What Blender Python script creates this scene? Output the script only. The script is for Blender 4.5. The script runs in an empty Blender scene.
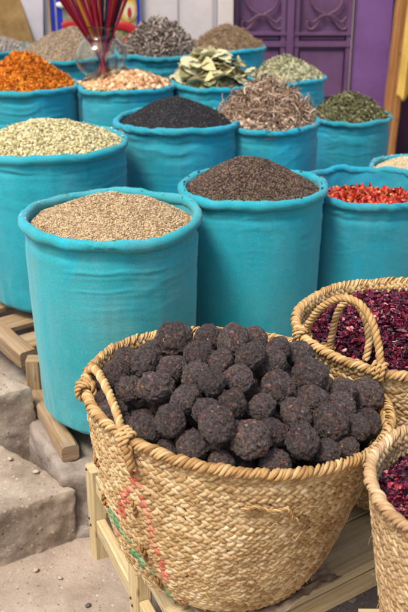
import bpy, bmesh, math, random
import numpy as np
from mathutils import Vector, Matrix, Euler

random.seed(7)
RNG = np.random.default_rng(7)
SC = bpy.context.scene
COL = SC.collection
PI = math.pi

# ------------------------------------------------------------------ camera, world, sun, exposure
CAM_H, PITCH, FPX = 1.6, math.radians(23.5), 900.0     # photograph is 408 x 612
cam_d = bpy.data.cameras.new('camera')
cam = bpy.data.objects.new('camera', cam_d); COL.objects.link(cam)
cam.location = (0, 0, CAM_H)
cam.rotation_euler = (PI/2 - PITCH, 0, 0)
cam_d.sensor_fit = 'VERTICAL'; cam_d.sensor_height = 36.0
cam_d.lens = FPX/612*36
cam_d.clip_start = 0.05; cam_d.clip_end = 500
cam_d.dof.use_dof = True
cam_d.dof.focus_distance = 1.85
cam_d.dof.aperture_fstop = 6.3
SC.camera = cam

SUN_EL, SUN_AZ = math.radians(60), math.radians(222)    # azimuth measured from +Y clockwise
w = bpy.data.worlds.new('World'); SC.world = w; w.use_nodes = True
wn = w.node_tree
bg = wn.nodes['Background']
sky = wn.nodes.new('ShaderNodeTexSky'); sky.sky_type = 'NISHITA'; sky.sun_disc = False
sky.sun_elevation = SUN_EL; sky.sun_rotation = SUN_AZ
sky.air_density = 1.0; sky.dust_density = 4.0; sky.ozone_density = 0.6
wn.links.new(sky.outputs[0], bg.inputs[0]); bg.inputs[1].default_value = 0.09
sl = bpy.data.lights.new('sun', 'SUN'); sl.energy = 1.5; sl.angle = math.radians(16); sl.color = (1.0, 0.93, 0.82)
so = bpy.data.objects.new('sun', sl); COL.objects.link(so)
sd = Vector((math.sin(SUN_AZ)*math.cos(SUN_EL), math.cos(SUN_AZ)*math.cos(SUN_EL), math.sin(SUN_EL)))
so.rotation_euler = sd.to_track_quat('Z', 'Y').to_euler(); so.location = (0, 0, 8)
vs = SC.view_settings
vs.view_transform = 'Standard'; vs.look = 'None'; vs.gamma = 1; vs.use_curve_mapping = False
vs.exposure = 1.2
SC.cycles.max_bounces = 6
SC.cycles.use_denoising = True

# ------------------------------------------------------------------ picture <-> place
CAMP = np.array([0, 0, CAM_H])
FW = np.array([0, math.cos(PITCH), -math.sin(PITCH)])
UP = np.array([0, math.sin(PITCH), math.cos(PITCH)])
RT = np.array([1.0, 0, 0])
def ray(u, v):
    d = FW*FPX + RT*(u-204) + UP*(306-v)
    return d/np.linalg.norm(d)
def at_z(u, v, z):
    d = ray(u, v); return CAMP + d*((z-CAM_H)/d[2])
def at_y(u, v, y):
    d = ray(u, v); return CAMP + d*(y/d[1])
def to_px(P):
    Q = np.asarray(P) - CAMP
    f = Q @ FW
    return np.stack([204 + FPX*(Q @ RT)/f, 306 - FPX*(Q @ UP)/f], -1)

# ------------------------------------------------------------------ noise
def _hash(ix, iy, iz, s):
    h = (ix.astype(np.int64)*73856093) ^ (iy.astype(np.int64)*19349663) ^ (iz.astype(np.int64)*83492791) ^ (s*2654435761)
    h = (h ^ (h >> 13))*1274126177
    h = h ^ (h >> 16)
    return (h & 0xffff)/65535.0
def vnoise(P, s=0):
    P = np.asarray(P, float); i = np.floor(P); f = P - i; f = f*f*(3-2*f)
    i = i.astype(np.int64); r = 0
    for dx in (0, 1):
        for dy in (0, 1):
            for dz in (0, 1):
                wgt = (f[..., 0] if dx else 1-f[..., 0])*(f[..., 1] if dy else 1-f[..., 1])*(f[..., 2] if dz else 1-f[..., 2])
                r = r + wgt*_hash(i[..., 0]+dx, i[..., 1]+dy, i[..., 2]+dz, s)
    return r*2-1
def fbm(P, s=0, o=4):
    r = 0; a = 1.0; P = np.asarray(P, float)
    for k in range(o):
        r = r + a*vnoise(P*(2**k), s+k*17); a *= 0.5
    return r/1.6

# ------------------------------------------------------------------ mesh helpers
class MB:
    """collects arrays of vertices and faces for one mesh"""
    def __init__(s): s.v = []; s.f = []; s.m = []; s.uv = []; s.n = 0; s.sharp = False
    def add(s, V, F, mat=0, uv=None):
        V = np.asarray(V, float).reshape(-1, 3)
        F = np.asarray(F, int)
        s.v.append(V); s.f.append(F + s.n); s.n += len(V)
        s.m.append(np.full(len(F), mat) if np.isscalar(mat) else np.asarray(mat))
        s.uv.append(np.zeros((len(V), 2)) if uv is None else np.asarray(uv, float).reshape(-1, 2))
        return s
    def build(s, name, mats, parent=None, smooth=True, loc=None):
        me = bpy.data.meshes.new(name)
        V = np.concatenate(s.v); UV = np.concatenate(s.uv)
        me.vertices.add(len(V)); me.vertices.foreach_set('co', V.ravel())
        tot = np.concatenate([np.full(len(f), f.shape[1]) for f in s.f])
        loops = np.concatenate([f.ravel() for f in s.f])
        me.loops.add(len(loops)); me.loops.foreach_set('vertex_index', loops.astype(np.int32))
        me.polygons.add(len(tot))
        st = np.concatenate([[0], np.cumsum(tot)[:-1]])
        me.polygons.foreach_set('loop_start', st.astype(np.int32))
        me.polygons.foreach_set('material_index', np.concatenate(s.m).astype(np.int32))
        me.polygons.foreach_set('use_smooth', np.full(len(tot), smooth))
        ul = me.uv_layers.new(name='UVMap')
        ul.data.foreach_set('uv', UV[loops].ravel())
        me.update(calc_edges=True); me.validate()
        if s.sharp: me.set_sharp_from_angle(angle=math.radians(28))
        for m in (mats if isinstance(mats, (list, tuple)) else [mats]): me.materials.append(m)
        o = bpy.data.objects.new(name, me); COL.objects.link(o)
        if parent is not None: o.parent = parent
        if loc is not None: o.location = loc
        return o

def tag(o, label=None, cat=None, group=None, kind=None):
    if label: o['label'] = label
    if cat: o['category'] = cat
    if group: o['group'] = group
    if kind: o['kind'] = kind
    return o
def empty(name, loc, rot=(0, 0, 0)):
    o = bpy.data.objects.new(name, None); COL.objects.link(o)
    o.location = loc; o.rotation_euler = rot; o.empty_display_size = 0.1
    return o

def grid_faces(nu, nv, wrap_u=False):
    i = np.arange(nu if wrap_u else nu-1); j = np.arange(nv-1)
    I, J = np.meshgrid(i, j, indexing='ij'); I2 = (I+1) % nu
    return np.stack([I*nv+J, I2*nv+J, I2*nv+J+1, I*nv+J+1], -1).reshape(-1, 4)

def frames(P, closed=False, up=(0, 0, 1)):
    P = np.asarray(P, float)
    T = (np.roll(P, -1, 0) - np.roll(P, 1, 0)) if closed else np.gradient(P, axis=0)
    T /= np.linalg.norm(T, axis=1)[:, None] + 1e-12
    N = np.zeros_like(T)
    n = np.cross(T[0], up)
    if np.linalg.norm(n) < 1e-3: n = np.cross(T[0], (1, 0, 0))
    n /= np.linalg.norm(n)
    for k in range(len(P)):
        n = n - T[k]*np.dot(n, T[k]); n /= np.linalg.norm(n)+1e-12; N[k] = n
    return T, N, np.cross(T, N)
def tube(mb, P, r, nseg=8, closed=False, mat=0, cap=True, up=(0, 0, 1), flat=1.0, yarn=0):
    P = np.asarray(P, float); n = len(P)
    T, N, B = frames(P, closed, up)
    r = np.broadcast_to(np.asarray(r, float), (n,))
    a = np.linspace(0, 2*PI, nseg, endpoint=False)
    rm = r[:, None]*np.ones((1, nseg))
    if yarn:
        Ly = np.concatenate([[0], np.cumsum(np.linalg.norm(np.diff(P, axis=0), axis=1))])
        tw = Ly[:, None]/(r.mean()*7)*(np.sin(np.linspace(0, PI, n))[:, None] if False else 1)
        g_ = a[None]*yarn + tw*2
        rm = rm*(1 + .10*np.abs(np.cos(g_/2)) - .07 + .05*vnoise(np.stack([np.broadcast_to(Ly[:, None]*260, g_.shape), np.broadcast_to(np.cos(a)[None]*3, g_.shape), np.broadcast_to(np.sin(a)[None]*3, g_.shape)], -1), 3))
    V = P[:, None] + rm[..., None]*(np.cos(a)[None, :, None]*N[:, None] + flat*np.sin(a)[None, :, None]*B[:, None])
    L = np.concatenate([[0], np.cumsum(np.linalg.norm(np.diff(P, axis=0), axis=1))])
    uv = np.stack([np.broadcast_to(L[:, None], (n, nseg)), np.broadcast_to(a[None]/(2*PI)*0.05, (n, nseg))], -1)
    i = np.arange(n if closed else n-1); j = np.arange(nseg)
    I, J = np.meshgrid(i, j, indexing='ij'); I2 = (I+1) % n; J2 = (J+1) % nseg
    F = np.stack([I*nseg+J, I*nseg+J2, I2*nseg+J2, I2*nseg+J], -1).reshape(-1, 4)
    mb.add(V.reshape(-1, 3), F, mat, uv.reshape(-1, 2))
    if cap and not closed:
        mb.add(V[0], [list(range(nseg))[::-1]], mat, uv[0]); mb.add(V[-1], [list(range(nseg))], mat, uv[-1])
def resample(P, n, closed=False):
    P = np.asarray(P, float)
    if closed: P = np.concatenate([P, P[:1]])
    L = np.concatenate([[0], np.cumsum(np.linalg.norm(np.diff(P, axis=0), axis=1))])
    t = np.linspace(0, L[-1], n, endpoint=not closed)
    return np.stack([np.interp(t, L, P[:, k]) for k in range(3)], -1)
def catmull(C, n=60):
    C = np.asarray(C, float); C = np.concatenate([[2*C[0]-C[1]], C, [2*C[-1]-C[-2]]])
    out = []
    for i in range(1, len(C)-2):
        for t in np.linspace(0, 1, 16, endpoint=False):
            p0, p1, p2, p3 = C[i-1:i+3]
            out.append(0.5*((2*p1)+(-p0+p2)*t+(2*p0-5*p1+4*p2-p3)*t*t+(-p0+3*p1-3*p2+p3)*t**3))
    out.append(C[-2]); return resample(out, n)
def rope(mb, P, radius, pitch, strands=3, closed=False, nseg=8, seed=0, mat=0, squash=1.0):
    """twisted rope laid along the path P"""
    P = np.asarray(P, float)
    L = np.sum(np.linalg.norm(np.diff(np.concatenate([P, P[:1]]) if closed else P, axis=0), axis=1))
    n = max(24, int(L/pitch*18)); P = resample(P, n, closed)
    T, N, B = frames(P, closed)
    turns = L/pitch
    if closed: turns = round(turns)
    t = np.linspace(0, 1, n, endpoint=not closed)
    for k in range(strands):
        ph = t*turns*2*PI + k*2*PI/strands + 0.25*np.sin(t*turns*0.9+seed) * (0 if closed else 1)
        w_ = 1 + 0.09*vnoise(np.stack([t*turns*1.3, np.full(n, k*7.0), np.full(n, seed*3.1)], -1), seed)
        if closed: w_ = 1 + (w_-1)*np.sin(PI*t)
        off = (radius*0.52*w_)[:, None]*(np.cos(ph)[:, None]*N + np.sin(ph)[:, None]*B)
        tube(mb, P+off, radius*0.56*w_, 18, closed, mat, yarn=6)

def timber(mb, p0, p1, wd, ht, mat=0, up=(0, 0, 1), seed=0, amp=0.0015, n=14, ch=0.12):
    mb.sharp = True
    p0 = np.asarray(p0, float); p1 = np.asarray(p1, float)
    T = p1-p0; L = np.linalg.norm(T); T /= L
    S = np.cross(T, up); S /= np.linalg.norm(S); U = np.cross(S, T)
    c = ch*min(wd, ht)
    a, b = wd/2, ht/2
    prof = np.array([[-a+c, -b], [0, -b], [a-c, -b], [a, -b+c], [a, 0], [a, b-c], [a-c, b], [0, b], [-a+c, b], [-a, b-c], [-a, 0], [-a, -b+c]])
    t = np.linspace(0, L, n)
    V = p0 + t[:, None, None]*T + prof[None, :, 0, None]*S + prof[None, :, 1, None]*U
    ns = np.stack([fbm(V*9 + seed*5.3, seed+k, 3) for k in range(3)], -1)
    V = V + ns*amp
    per = np.concatenate([[0], np.cumsum(np.linalg.norm(np.diff(prof, axis=0), axis=1))])
    uv = np.stack(np.broadcast_arrays(t[:, None]+seed*1.7, per[None]+seed*0.37), -1)
    K = len(prof); I, J = np.meshgrid(np.arange(n-1), np.arange(K), indexing='ij'); J2 = (J+1) % K
    F = np.stack([I*K+J, I*K+J2, (I+1)*K+J2, (I+1)*K+J], -1).reshape(-1, 4)
    mb.add(V.reshape(-1, 3), F, mat, uv.reshape(-1, 2))
    mb.add(V[0], [list(range(K))[::-1]], mat, prof*1.0); mb.add(V[-1], [list(range(K))], mat, prof*1.0)

def boxpoly(mb, c4, z0, z1, amp=0.01, n=26, nz=8, rnd=0.02, seed=0, freq=7.0, mat=0, slope=0.0):
    """rough block over a four-cornered plan, edges worn round"""
    c4 = np.asarray(c4, float)
    dims = np.array([np.linalg.norm(c4[1]-c4[0]), np.linalg.norm(c4[2]-c4[1]), z1-z0])
    def face(f):
        a = np.linspace(0, 1, n); b = np.linspace(0, 1, n if f < 2 else nz)
        A, B_ = np.meshgrid(a, b, indexing='ij')
        if f == 0: q = np.stack([A, B_, np.ones_like(A)], -1)
        elif f == 1: q = np.stack([B_.T if False else A, B_, np.zeros_like(A)], -1)
        elif f == 2: q = np.stack([A, np.zeros_like(A), B_], -1)
        elif f == 3: q = np.stack([A, np.ones_like(A), B_], -1)
        elif f == 4: q = np.stack([np.zeros_like(A), A, B_], -1)
        else: q = np.stack([np.ones_like(A), A, B_], -1)
        return q, grid_faces(A.shape[0], A.shape[1])
    for f in (0, 2, 3, 4, 5):
        q, F = face(f)
        p = q*dims
        core = np.clip(p, [rnd, rnd, 0.0], dims-rnd)           # round top and upright edges
        d = p-core; ln = np.linalg.norm(d, axis=-1, keepdims=True)
        p = np.where(ln > 1e-9, core + d/np.maximum(ln, 1e-9)*rnd, p)
        q = p/dims
        s_, t_ = q[..., 0:1], q[..., 1:2]
        xy = (c4[0]*(1-s_)+c4[1]*s_)*(1-t_) + (c4[3]*(1-s_)+c4[2]*s_)*t_
        z = z0 + q[..., 2:3]*(z1-z0)
        V = np.concatenate([xy, z], -1)
        dn = np.stack([fbm(V*freq+3.7*k, seed+k*3, 4) for k in range(3)], -1)*amp
        dn = dn + np.stack([np.minimum(0, fbm(V*freq*4.5+2.1*k, seed+40+k, 3))*(-1 if k == 0 else 1) for k in range(3)], -1)*amp*.9
        dn[..., 2] *= 0.6
        V = V + dn
        mb.add(V.reshape(-1, 3), F if f in (0, 3, 4) else F[:, ::-1], mat)

def rot_rand(n, tilt=None, rng=RNG):
    """n random rotation matrices; tilt limits the lean from flat"""
    if tilt is None:
        q = rng.normal(size=(n, 4)); q /= np.linalg.norm(q, axis=1)[:, None]
    else:
        yaw = rng.uniform(0, 2*PI, n); ax = rng.uniform(0, 2*PI, n); an = np.abs(rng.normal(0, tilt, n))
        qz = np.stack([np.cos(yaw/2), 0*yaw, 0*yaw, np.sin(yaw/2)], -1)
        qa = np.stack([np.cos(an/2), np.cos(ax)*np.sin(an/2), np.sin(ax)*np.sin(an/2), 0*an], -1)
        a, b = qa, qz
        q = np.stack([a[:, 0]*b[:, 0]-a[:, 1]*b[:, 1]-a[:, 2]*b[:, 2]-a[:, 3]*b[:, 3],
                      a[:, 0]*b[:, 1]+a[:, 1]*b[:, 0]+a[:, 2]*b[:, 3]-a[:, 3]*b[:, 2],
                      a[:, 0]*b[:, 2]-a[:, 1]*b[:, 3]+a[:, 2]*b[:, 0]+a[:, 3]*b[:, 1],
                      a[:, 0]*b[:, 3]+a[:, 1]*b[:, 2]-a[:, 2]*b[:, 1]+a[:, 3]*b[:, 0]], -1)
    w_, x, y, z = q.T
    return np.stack([np.stack([1-2*(y*y+z*z), 2*(x*y-w_*z), 2*(x*z+w_*y)], -1),
                     np.stack([2*(x*y+w_*z), 1-2*(x*x+z*z), 2*(y*z-w_*x)], -1),
                     np.stack([2*(x*z-w_*y), 2*(y*z+w_*x), 1-2*(x*x+y*y)], -1)], 1)
def scatter(mb, base, P, R, S, mat=0):
    BV, BF = base; n, k = len(P), len(BV)
    V = np.einsum('nij,kj->nki', R, BV)*np.asarray(S).reshape(-1, 1, 1) + P[:, None]
    F = (BF[None] + (np.arange(n)*k)[:, None, None]).reshape(-1, BF.shape[1])
    uv = np.broadcast_to((BV[:, :2])[None], (n, k, 2)).reshape(-1, 2)
    mb.add(V.reshape(-1, 3), F, mat, uv)

def ico(sub, sx=1, sy=1, sz=1):
    bm = bmesh.new(); bmesh.ops.create_icosphere(bm, subdivisions=sub, radius=1.0)
    V = np.array([v.co[:] for v in bm.verts]); F = np.array([[v.index for v in f.verts] for f in bm.faces]); bm.free()
    return V*np.array([sx, sy, sz]), F
def strip(n=5, m=3, wid=0.35, curl=1.0, cup=0.4, taper=1.0, seed=0, crumple=0.1):
    """a curled scrap one unit long"""
    t = np.linspace(-0.5, 0.5, n); s = np.linspace(-1, 1, m)
    T, S = np.meshgrid(t, s, indexing='ij')
    wd = wid*(1-taper*(2*np.abs(T))**2.0) + 0.02
    x = np.sin(T*curl)/max(curl, 1e-3); z = (1-np.cos(T*curl))/max(curl, 1e-3) + cup*wd*(S**2)
    V = np.stack([x, S*wd, z], -1).reshape(-1, 3)
    V = V + crumple*np.stack([vnoise(V*4+seed*3.3, seed+k) for k in range(3)], -1)
    V = V - V.mean(0)
    return V, grid_faces(n, m)
def curly(n=7, nseg=4, r=0.1, curl=2.0, seed=0, taper=0.6, wig=0.3):
    t = np.linspace(-0.5, 0.5, n)
    P = np.stack([np.sin(t*curl)/curl, wig*vnoise(np.stack([t*3, t*0+seed*1.7, t*0], -1), seed), (1-np.cos(t*curl))/curl + wig*vnoise(np.stack([t*3, t*0+5, t*0+seed*2.1], -1), seed)], -1)
    mb = MB(); tube(mb, P, r*(1-taper*(t+0.5)), nseg, cap=False)
    return mb.v[0]-mb.v[0].mean(0), mb.f[0]

# ------------------------------------------------------------------ materials
def new_mat(name):
    m = bpy.data.materials.new(name); m.use_nodes = True
    nt = m.node_tree; return m, nt, nt.nodes['Principled BSDF'], nt.nodes, nt.links
def ramp(nodes, stops, interp='LINEAR'):
    r = nodes.new('ShaderNodeValToRGB'); e = r.color_ramp.elements
    r.color_ramp.interpolation = interp
    while len(e) > 1: e.remove(e[-1])
    e[0].position = stops[0][0]; e[0].color = (*stops[0][1], 1)
    for p, c in stops[1:]:
        x = e.new(p); x.color = (*c, 1)
    return r
def noise(nodes, links, scale, detail=4, rough=0.6, vec=None, stretch=None, coord='Object'):
    n = nodes.new('ShaderNodeTexNoise'); n.inputs['Scale'].default_value = scale
    n.inputs['Detail'].default_value = detail; n.inputs['Roughness'].default_value = rough
    tc = nodes.new('ShaderNodeTexCoord'); src = tc.outputs[coord]
    if stretch:
        mp = nodes.new('ShaderNodeMapping'); mp.inputs['Scale'].default_value = stretch
        links.new(src, mp.inputs[0]); src = mp.outputs[0]
    links.new(src, n.inputs['Vector'])
    return n
def mixc(nodes, links, fac, a, b, mode='MIX'):
    m = nodes.new('ShaderNodeMix'); m.data_type = 'RGBA'; m.blend_type = mode
    for s_, v in ((m.inputs[0], fac), (m.inputs[6], a), (m.inputs[7], b)):
        if hasattr(v, 'default_value') or hasattr(v, 'is_output'): links.new(v, s_)
        elif isinstance(v, (int, float)): s_.default_value = v
        else: s_.default_value = (*v, 1)
    return m.outputs[2]
def bump(nodes, links, bsdf, height, strength=0.3, dist=0.002, prev=None):
    b = nodes.new('ShaderNodeBump'); b.inputs['Strength'].default_value = strength; b.inputs['Distance'].default_value = dist
    links.new(height, b.inputs['Height'])
    if prev: links.new(prev, b.inputs['Normal'])
    links.new(b.outputs[0], bsdf.inputs['Normal']); return b.outputs[0]

def grain_mat(name, stops, rough=0.75, bscale=300, bstr=0.25, spec=0.3, var=0.35, trans=0.0):
    """every grain its own shade"""
    m, nt, b, N, L = new_mat(name)
    g = N.new('ShaderNodeNewGeometry')
    n = noise(N, L, bscale, 3)
    ad = N.new('ShaderNodeMath'); ad.operation = 'MULTIPLY_ADD'
    L.new(n.outputs['Fac'], ad.inputs[0]); ad.inputs[1].default_value = var
    sb = N.new('ShaderNodeMath'); sb.operation = 'SUBTRACT'; L.new(g.outputs['Random Per Island'], sb.inputs[0]); sb.inputs[1].default_value = var/2
    L.new(sb.outputs[0], ad.inputs[2])
    r = ramp(N, stops); L.new(ad.outputs[0], r.inputs[0])
    L.new(r.outputs[0], b.inputs['Base Color'])
    b.inputs['Roughness'].default_value = rough; b.inputs['Specular IOR Level'].default_value = spec
    bump(N, L, b, n.outputs['Fac'], bstr, 0.001)
    return m

def cloth_mat(name, base, dusty, dark, seed):
    m, nt, b, N, L = new_mat(name)
    big = noise(N, L, 3.2, 5, 0.6, stretch=(1, 1, 0.7)); big.inputs['Distortion'].default_value = 0.5
    big.noise_dimensions = '4D'; big.inputs['W'].default_value = seed*3.3
    r1 = ramp(N, [(0.30, tuple(c*0.82 for c in base)), (0.5, base), (0.72, tuple(min(1, c*1.12+0.012) for c in base))]); L.new(big.outputs['Fac'], r1.inputs[0])
    d = noise(N, L, 5.0, 7, 0.68, stretch=(1, 1, 0.55)); d.noise_dimensions = '4D'; d.inputs['W'].default_value = seed*7.1+2
    rd = ramp(N, [(0.46, (0, 0, 0)), (0.72, (0.75, 0.75, 0.75))]); L.new(d.outputs['Fac'], rd.inputs[0])
    pt_ = noise(N, L, 2.4, 3, 0.45, stretch=(1.3, 1.3, 0.55)); pt_.noise_dimensions = '4D'; pt_.inputs['W'].default_value = seed*4.7+1; pt_.inputs['Distortion'].default_value = 0.3
    rp = ramp(N, [(0.53, (0, 0, 0)), (0.56, (0.8, 0.8, 0.8))]); L.new(pt_.outputs['Fac'], rp.inputs[0])
    un = mixc(N, L, rp.outputs[0], r1.outputs[0], (base[0]*0.4, min(1, base[1]*1.12), min(1, base[2]*1.30)))     # cloth that has not faded
    c1 = mixc(N, L, rd.outputs[0], un, dusty)
    s = noise(N, L, 14, 5, 0.7, stretch=(1, 1, 0.4)); s.noise_dimensions = '4D'; s.inputs['W'].default_value = seed*1.9
    rs = ramp(N, [(0.64, (0, 0, 0)), (0.74, (0.5, 0.5, 0.5))]); L.new(s.outputs['Fac'], rs.inputs[0])
    c2 = mixc(N, L, rs.outputs[0], c1, dark)
    f = noise(N, L, 200, 4, 0.7, stretch=(1, 1, 1.8))
    rf = ramp(N, [(0.3, (0.78, 0.78, 0.78)), (0.7, (1.14, 1.14, 1.14))]); L.new(f.outputs['Fac'], rf.inputs[0])
    c3 = mixc(N, L, 1.0, c2, rf.outputs[0], 'MULTIPLY')
    L.new(c3, b.inputs['Base Color'])
    b.inputs['Roughness'].default_value = 0.85; b.inputs['Specular IOR Level'].default_value = 0.25
    b.inputs['Sheen Weight'].default_value = 0.15; b.inputs['Sheen Roughness'].default_value = 0.5
    wv = noise(N, L, 30, 6, 0.65, stretch=(1, 1, 2.2)); p = bump(N, L, b, wv.outputs['Fac'], 0.22, 0.004)
    bump(N, L, b, f.outputs['Fac'], 0.35, 0.0012, p)
    return m

def straw_mat(name, stops, rough=0.55, streak=(14, 700, 1), bstr=0.5):
    m, nt, b, N, L = new_mat(name)
    g = N.new('ShaderNodeNewGeometry')
    st = noise(N, L, 1.0, 4, 0.6, stretch=streak, coord='UV')
    dirt = noise(N, L, 9, 5, 0.65)
    a = N.new('ShaderNodeMath'); a.operation = 'MULTIPLY_ADD'; L.new(st.outputs['Fac'], a.inputs[0]); a.inputs[1].default_value = 0.5
    s = N.new('ShaderNodeMath'); s.operation = 'MULTIPLY_ADD'; L.new(g.outputs['Random Per Island'], s.inputs[0]); s.inputs[1].default_value = 0.6; s.inputs[2].default_value = -0.05
    L.new(s.outputs[0], a.inputs[2])
    r = ramp(N, stops); L.new(a.outputs[0], r.inputs[0])
    rd = ramp(N, [(0.42, (1, 1, 1)), (0.72, (0.66, 0.58, 0.5))]); L.new(dirt.outputs['Fac'], rd.inputs[0])
    c = mixc(N, L, 1.0, r.outputs[0], rd.outputs[0], 'MULTIPLY')
    L.new(c, b.inputs['Base Color']); b.inputs['Roughness'].default_value = rough; b.inputs['Specular IOR Level'].default_value = 0.35
    bump(N, L, b, st.outputs['Fac'], bstr, 0.0012)
    return m

def wood_mat(name, stops, streak=(2.2, 70, 1), rough=0.75, dirt=(0.25, 0.2, 0.15), crack=.8):
    m, nt, b, N, L = new_mat(name)
    st = noise(N, L, 1.0, 6, 0.62, stretch=streak, coord='UV'); st.inputs['Distortion'].default_value = 0.6
    r = ramp(N, stops); L.new(st.outputs['Fac'], r.inputs[0])
    d = noise(N, L, 11, 6, 0.7); rd = ramp(N, [(0.5, (0, 0, 0)), (0.75, (0.75, 0.75, 0.75))]); L.new(d.outputs['Fac'], rd.inputs[0])
    c = mixc(N, L, rd.outputs[0], r.outputs[0], dirt)
    ck = noise(N, L, 1.0, 5, 0.6, stretch=(streak[0]*2.5, streak[1]*2.6, 1), coord='UV'); rk = ramp(N, [(0.30, (0.30, 0.26, 0.22)), (0.42, (1, 1, 1))]); L.new(ck.outputs['Fac'], rk.inputs[0])
    c = mixc(N, L, crack, c, rk.outputs[0], 'MULTIPLY')
    kn = N.new('ShaderNodeTexVoronoi'); kn.inputs['Scale'].default_value = 1.0; mp = N.new('ShaderNodeMapping'); mp.inputs['Scale'].default_value = (9, 26, 1); tc = N.new('ShaderNodeTexCoord')
    L.new(tc.outputs['UV'], mp.inputs[0]); L.new(mp.outputs[0], kn.inputs['Vector']); rn = ramp(N, [(0.05, (0.32, 0.24, 0.18)), (0.16, (1, 1, 1))]); L.new(kn.outputs['Distance'], rn.inputs[0])
    c = mixc(N, L, 0.7, c, rn.outputs[0], 'MULTIPLY')
    L.new(c, b.inputs['Base Color']); b.inputs['Roughness'].default_value = rough; b.inputs['Specular IOR Level'].default_value = 0.25
    pb = bump(N, L, b, st.outputs['Fac'], 0.5, 0.003); bump(N, L, b, rk.outputs[0], 0.5, 0.002, pb)
    return m

def rough_mat(name, stops, scale=6, speck=None, bstr=0.5, bscale=40, rough=0.95, pebble=None):
    m, nt, b, N, L = new_mat(name)
    n = noise(N, L, scale, 8, 0.66); r = ramp(N, stops); L.new(n.outputs['Fac'], r.inputs[0]); c = r.outputs[0]
    f = noise(N, L, 220, 4, 0.7); rf = ramp(N, [(0.3, (0.8, 0.8, 0.8)), (0.7, (1.12, 1.12, 1.12))]); L.new(f.outputs['Fac'], rf.inputs[0])
    c = mixc(N, L, 1.0, c, rf.outputs[0], 'MULTIPLY')
    if pebble:
        v = N.new('ShaderNodeTexVoronoi'); v.inputs['Scale'].default_value = pebble
        tc = N.new('ShaderNodeTexCoord'); L.new(tc.outputs['Object'], v.inputs['Vector'])
        rp = ramp(N, [(0.22, (1, 1, 1)), (0.34, (0, 0, 0))]); L.new(v.outputs['Distance'], rp.inputs[0])
        bw = N.new('ShaderNodeSeparateColor'); L.new(v.outputs['Color'], bw.inputs[0])
        rc = ramp(N, [(0.0, (0.10, 0.085, 0.08)), (0.3, (0.30, 0.19, 0.15)), (0.55, (0.42, 0.38, 0.34)), (0.8, (0.5, 0.36, 0.28)), (1, (0.62, 0.58, 0.52))]); L.new(bw.outputs[0], rc.inputs[0])
        on = ramp(N, [(0.52, (0, 0, 0)), (0.56, (0.8, 0.8, 0.8))]); L.new(bw.outputs[1], on.inputs[0])
        k = mixc(N, L, 1.0, rp.outputs[0], on.outputs[0], 'MULTIPLY')
        c = mixc(N, L, k, c, rc.outputs[0])
    L.new(c, b.inputs['Base Color']); b.inputs['Roughness'].default_value = rough; b.inputs['Specular IOR Level'].default_value = 0.15
    bn = noise(N, L, bscale, 8, 0.7); p = bump(N, L, b, bn.outputs['Fac'], bstr, 0.01)
    bump(N, L, b, f.outputs['Fac'], 0.25, 0.002, p)
    return m
def paint_mat(name, col, col2, scale=5, rough=0.5, chips=None, bstr=0.15):
    m, nt, b, N, L = new_mat(name)
    n = noise(N, L, scale, 7, 0.65); r = ramp(N, [(0.35, col2), (0.6, col)]); L.new(n.outputs['Fac'], r.inputs[0]); c = r.outputs[0]
    if chips:
        k = noise(N, L, 16, 7, 0.7); rk = ramp(N, [(0.66, (0, 0, 0)), (0.70, (1, 1, 1))]); L.new(k.outputs['Fac'], rk.inputs[0])
        c = mixc(N, L, rk.outputs[0], c, chips)
    L.new(c, b.inputs['Base Color']); b.inputs['Roughness'].default_value = rough; b.inputs['Specular IOR Level'].default_value = 0.3
    bn = noise(N, L, 40, 6, 0.7); bump(N, L, b, bn.outputs['Fac'], bstr, 0.004)
    return m
def flat_mat(name, col, rough=0.6):
    return paint_mat(name, col, tuple(c*0.8 for c in col), 8, rough, bstr=0.05)

TURQ = (0.012, 0.300, 0.385)
CLOTH = [cloth_mat('turquoise_cloth_%s' % 'abcd'[k], c, d, dk, k+1) for k, (c, d, dk) in enumerate([
    ((0.024, 0.335, 0.385), (0.12, 0.34, 0.36), (0.02, 0.19, 0.24)),
    ((0.010, 0.285, 0.362), (0.06, 0.33, 0.40), (0.01, 0.16, 0.24)),
    ((0.012, 0.260, 0.340), (0.07, 0.29, 0.34), (0.01, 0.14, 0.20)),
    ((0.010, 0.310, 0.382), (0.08, 0.36, 0.42), (0.01, 0.17, 0.25))])]

STRAW = straw_mat('woven_straw', [(0.0, (0.20, 0.11, 0.038)), (0.25, (0.40, 0.25, 0.10)), (0.55, (0.57, 0.395, 0.19)), (0.85, (0.72, 0.56, 0.33)), (1, (0.82, 0.70, 0.50))])
STRAW_IN = straw_mat('straw_backing', [(0, (0.16, 0.09, 0.03)), (1, (0.30, 0.19, 0.075))])
ROPE = straw_mat('twisted_rope', [(0.0, (0.22, 0.115, 0.035)), (0.35, (0.43, 0.25, 0.09)), (0.7, (0.60, 0.40, 0.17)), (1, (0.76, 0.58, 0.34))], streak=(10, 260, 1), bstr=0.8)
ROPE_B = straw_mat('pinkish_rope', [(0.0, (0.22, 0.12, 0.05)), (0.35, (0.42, 0.26, 0.125)), (0.7, (0.59, 0.405, 0.22)), (1, (0.75, 0.58, 0.39))], streak=(10, 260, 1), bstr=0.8)
STRAW_B = straw_mat('greyish_straw', [(0.0, (0.23, 0.14, 0.06)), (0.3, (0.42, 0.28, 0.13)), (0.7, (0.59, 0.43, 0.24)), (1, (0.74, 0.60, 0.40))])
ROPE_DK = straw_mat('brown_cord', [(0, (0.12, 0.05, 0.015)), (0.5, (0.27, 0.13, 0.04)), (1, (0.45, 0.25, 0.09))], streak=(10, 260, 1))
DYE_RED = straw_mat('red_dyed_straw', [(0, (0.40, 0.06, 0.035)), (0.45, (0.60, 0.17, 0.10)), (1, (0.72, 0.45, 0.28))])
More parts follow.
